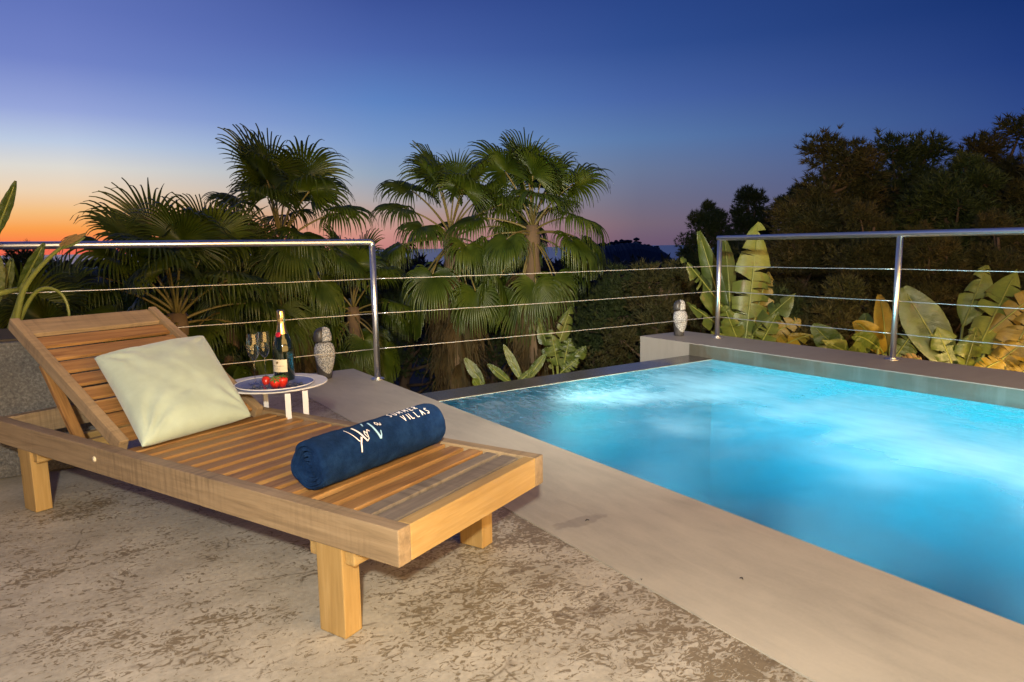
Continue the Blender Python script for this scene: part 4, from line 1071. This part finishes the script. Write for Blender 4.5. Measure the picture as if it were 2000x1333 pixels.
# distant wood that nobody could count
def far_wood():
    r = random.Random(77); v = []; f = []
    for i in range(420):
        a = R(r.uniform(-46, 46)); d = r.uniform(34, 150); x, y = d * math.sin(a), d * math.cos(a); z = terrain_z(x, y)
        top = 1 - d * r.uniform(.020, .040) - z
        if a < -.1: top = 1 - d * r.uniform(.012, .03) - z
        for q in range(26):
            p = Vector((x + r.gauss(0, .9), y + r.gauss(0, .9), z + top * r.uniform(.25, 1)))
            for w in range(5):
                n = Vector((r.gauss(0, 1), r.gauss(0, 1), r.gauss(.4, .8))).normalized() * .9; s_ = n.cross(Vector((r.random() - .5, r.random() - .5, r.random() - .5))).normalized() * .22
                o = len(v); v += [p - s_, p + s_, p + n]; f.append((o, o + 1, o + 2))
    return MB().add(v, f).build('far_wood', M['hill'])
o = struct(far_wood(), 'stuff'); o['label'] = 'dark distant wood on the slope towards the sea'

# ------------------------------------------------------------------ lamps of the place, with lights added out of view
def light(kind, name, parent, energy, col, mat, size=.05, **kw):
    ld = bpy.data.lights.new(name, kind); ld.energy = energy; ld.color = col
    if kind == 'AREA': ld.size = size
    else: ld.shadow_soft_size = size
    for k, v in kw.items(): setattr(ld, k, v)
    o = bpy.data.objects.new(name, ld); C.objects.link(o); o.parent = parent; o.matrix_local = mat; return o
def aim(d):
    return Vector(d).to_track_quat('-Z', 'Y').to_matrix().to_4x4()
# standing terrace lamp just behind the viewer
sl = thing('floor_lamp', 'slim black terrace lamp with a small bright head', 'lamp', loc=(.03, -.58, 0))
MB().lathe([(.13, 0), (.13, .012), (.02, .018)], 32).build('base', M['black_metal'], sl)
MB().tube([(0, 0, .015), (0, 0, 1.42)], .010, 10).build('pole', M['black_metal'], sl, smooth=True)
MB().lathe([(.02, 1.40), (.045, 1.42), (.05, 1.50), (.05, 1.56), (.035, 1.585), (0, 1.59)], 24).build('shade', M['black_metal'], sl, smooth=True, mat=T(0, -.07, 0))
light('POINT', 'lamp_light', sl, P_STAND, (1, .95, .80), T(0, .02, 1.49), .045)
# unseen flood head added to brighten the far coping and palms
MB().lathe([(.02, .06), (.05, .03), (.055, -.02), (.05, -.03)], 20).build('added_flood_head', M['black_metal'], sl, smooth=True, mat=T(.0, .0, 1.60) @ aim((.08, 1, -.07)))
light('SPOT', 'added_flood_light', sl, 3900, (1, .96, .80), T(.0, .0, 1.60) @ aim((.08, 1, -.07)) @ T(0, 0, -.035), .04, spot_size=R(50), spot_blend=1.0)
MB().lathe([(.02, .06), (.05, .03), (.055, -.02), (.05, -.03)], 20).build('added_flood_head', M['black_metal'], sl, smooth=True, mat=T(.09, .0, 1.60) @ aim((.72, 1, -.06)))  # another unseen flood, added to brighten the parapet and banana plants
light('SPOT', 'added_flood_light', sl, 1500, (1, .82, .50), T(.09, .0, 1.60) @ aim((.72, 1, -.06)) @ T(0, 0, -.035), .04, spot_size=R(46), spot_blend=1.0)
# unseen house front behind the viewer, its lit glass sized as warm fill
hs = thing('house_front', 'unseen white house wall with lit glass sized as warm fill for the terrace', 'house', mat=POOL @ T(0, -4.2, 0))
MB().box(-6, 9, -.3, -.02, 0, 5.6).build('wall', M['plaster'], hs)
MB().box(-6, 9, -.3, .5, 5.6, 5.8).build('eave', M['plaster'], hs)
pane_m = emit('house_fill_glass', (1, .57, .17), P_HOUSE)
for i in range(7):
    x = -1.6 + i * 1.45
    for z0, z1, nm in ((.05, 2.5, 'door_frame'), (2.9, 5.2, 'window_frame')):  # upper row added so the warm fill carries further
        o = MB().box(x - .66, x + .66, -.02, .012, z0, z1).build(nm, M['black_metal'], hs)
        MB().box(x - .60, x + .60, .012, .016, z0 + .07, z1 - .07).build('pane', pane_m, o)
# underwater lamps in the near wall of the pool
def pool_lamp(u, label, v=V_OUT, sgn=1, e=P_POOL * 9.5):
    g = thing('pool_lamp', label, 'lamp', mat=POOL @ T(v + .004 * sgn, u, -.5), group='underwater lamps')
    MB().lathe([(.075, 0), (.09, .004), (.09, .012), (.07, .016)], 28).build('ring', M['steel'], g, mat=RY(sgn * math.pi / 2))
    MB().lathe([(0, .0165), (.069, .0165), (.069, .012)], 28, closed=False).build('lens', emit('pool_lamp_lens', (.8, .95, 1), 6), g, mat=RY(sgn * math.pi / 2))
    light('SPOT', 'lamp_light', g, e, (1.0, .98, .94), T(.03 * sgn, 0, 0) @ aim((sgn, 0, .20)), .06, spot_size=R(62), spot_blend=1.0)
for u_, lb_ in ((3.5, 'underwater pool lamp in the coping wall nearest the overflow rim'), (2.55, 'second underwater pool lamp from the overflow rim'), (1.6, 'third underwater pool lamp from the overflow rim'),
                (.65, 'fourth underwater pool lamp from the overflow rim'), (-.3, 'fifth underwater pool lamp from the overflow rim'), (-1.25, 'underwater pool lamp nearest the house')):
    pool_lamp(u_, lb_)
# garden spotlights, some added for the trees
def garden_spot(loc, target, e, col, label, ang=80, blend=.6):
    loc = Vector(loc); g = thing('garden_spotlight', label, 'lamp', loc=loc, group='garden spotlights')
    d = (Vector(target) - loc).normalized(); q = aim(d)
    MB().tube([(0, 0, -.35), (0, 0, -.03)], .008, 8).build('stake', M['black_metal'], g)
    MB().lathe([(.02, .05), (.04, .03), (.045, -.04), (.04, -.045)], 18).build('housing', M['black_metal'], g, mat=q)
    light('SPOT', 'lamp_light', g, e, col, q @ T(0, 0, -.06), .04, spot_size=R(ang), spot_blend=blend)
garden_spot((-.6, 6.4, -1.9), at(800, 520, 11.5), P_SPOT * 3, (1, .76, .34), 'added black spotlight below the terrace brightening the palms', 120)  # unseen spot added to lift the palms
garden_spot(W(4.6, 6.3, -1.2), at(1780, 360, 15), P_SPOT * 3.5, (1, .66, .30), 'added black spotlight behind the parapet brightening the pines', 110)  # unseen spot added to lift the pines
garden_spot(W(2.2, 6.1, -.75), at(1700, 560, 7.4), P_SPOT * 2.6, (1, .66, .26), 'black garden spotlight behind the parapet aimed at the banana plants', 130)
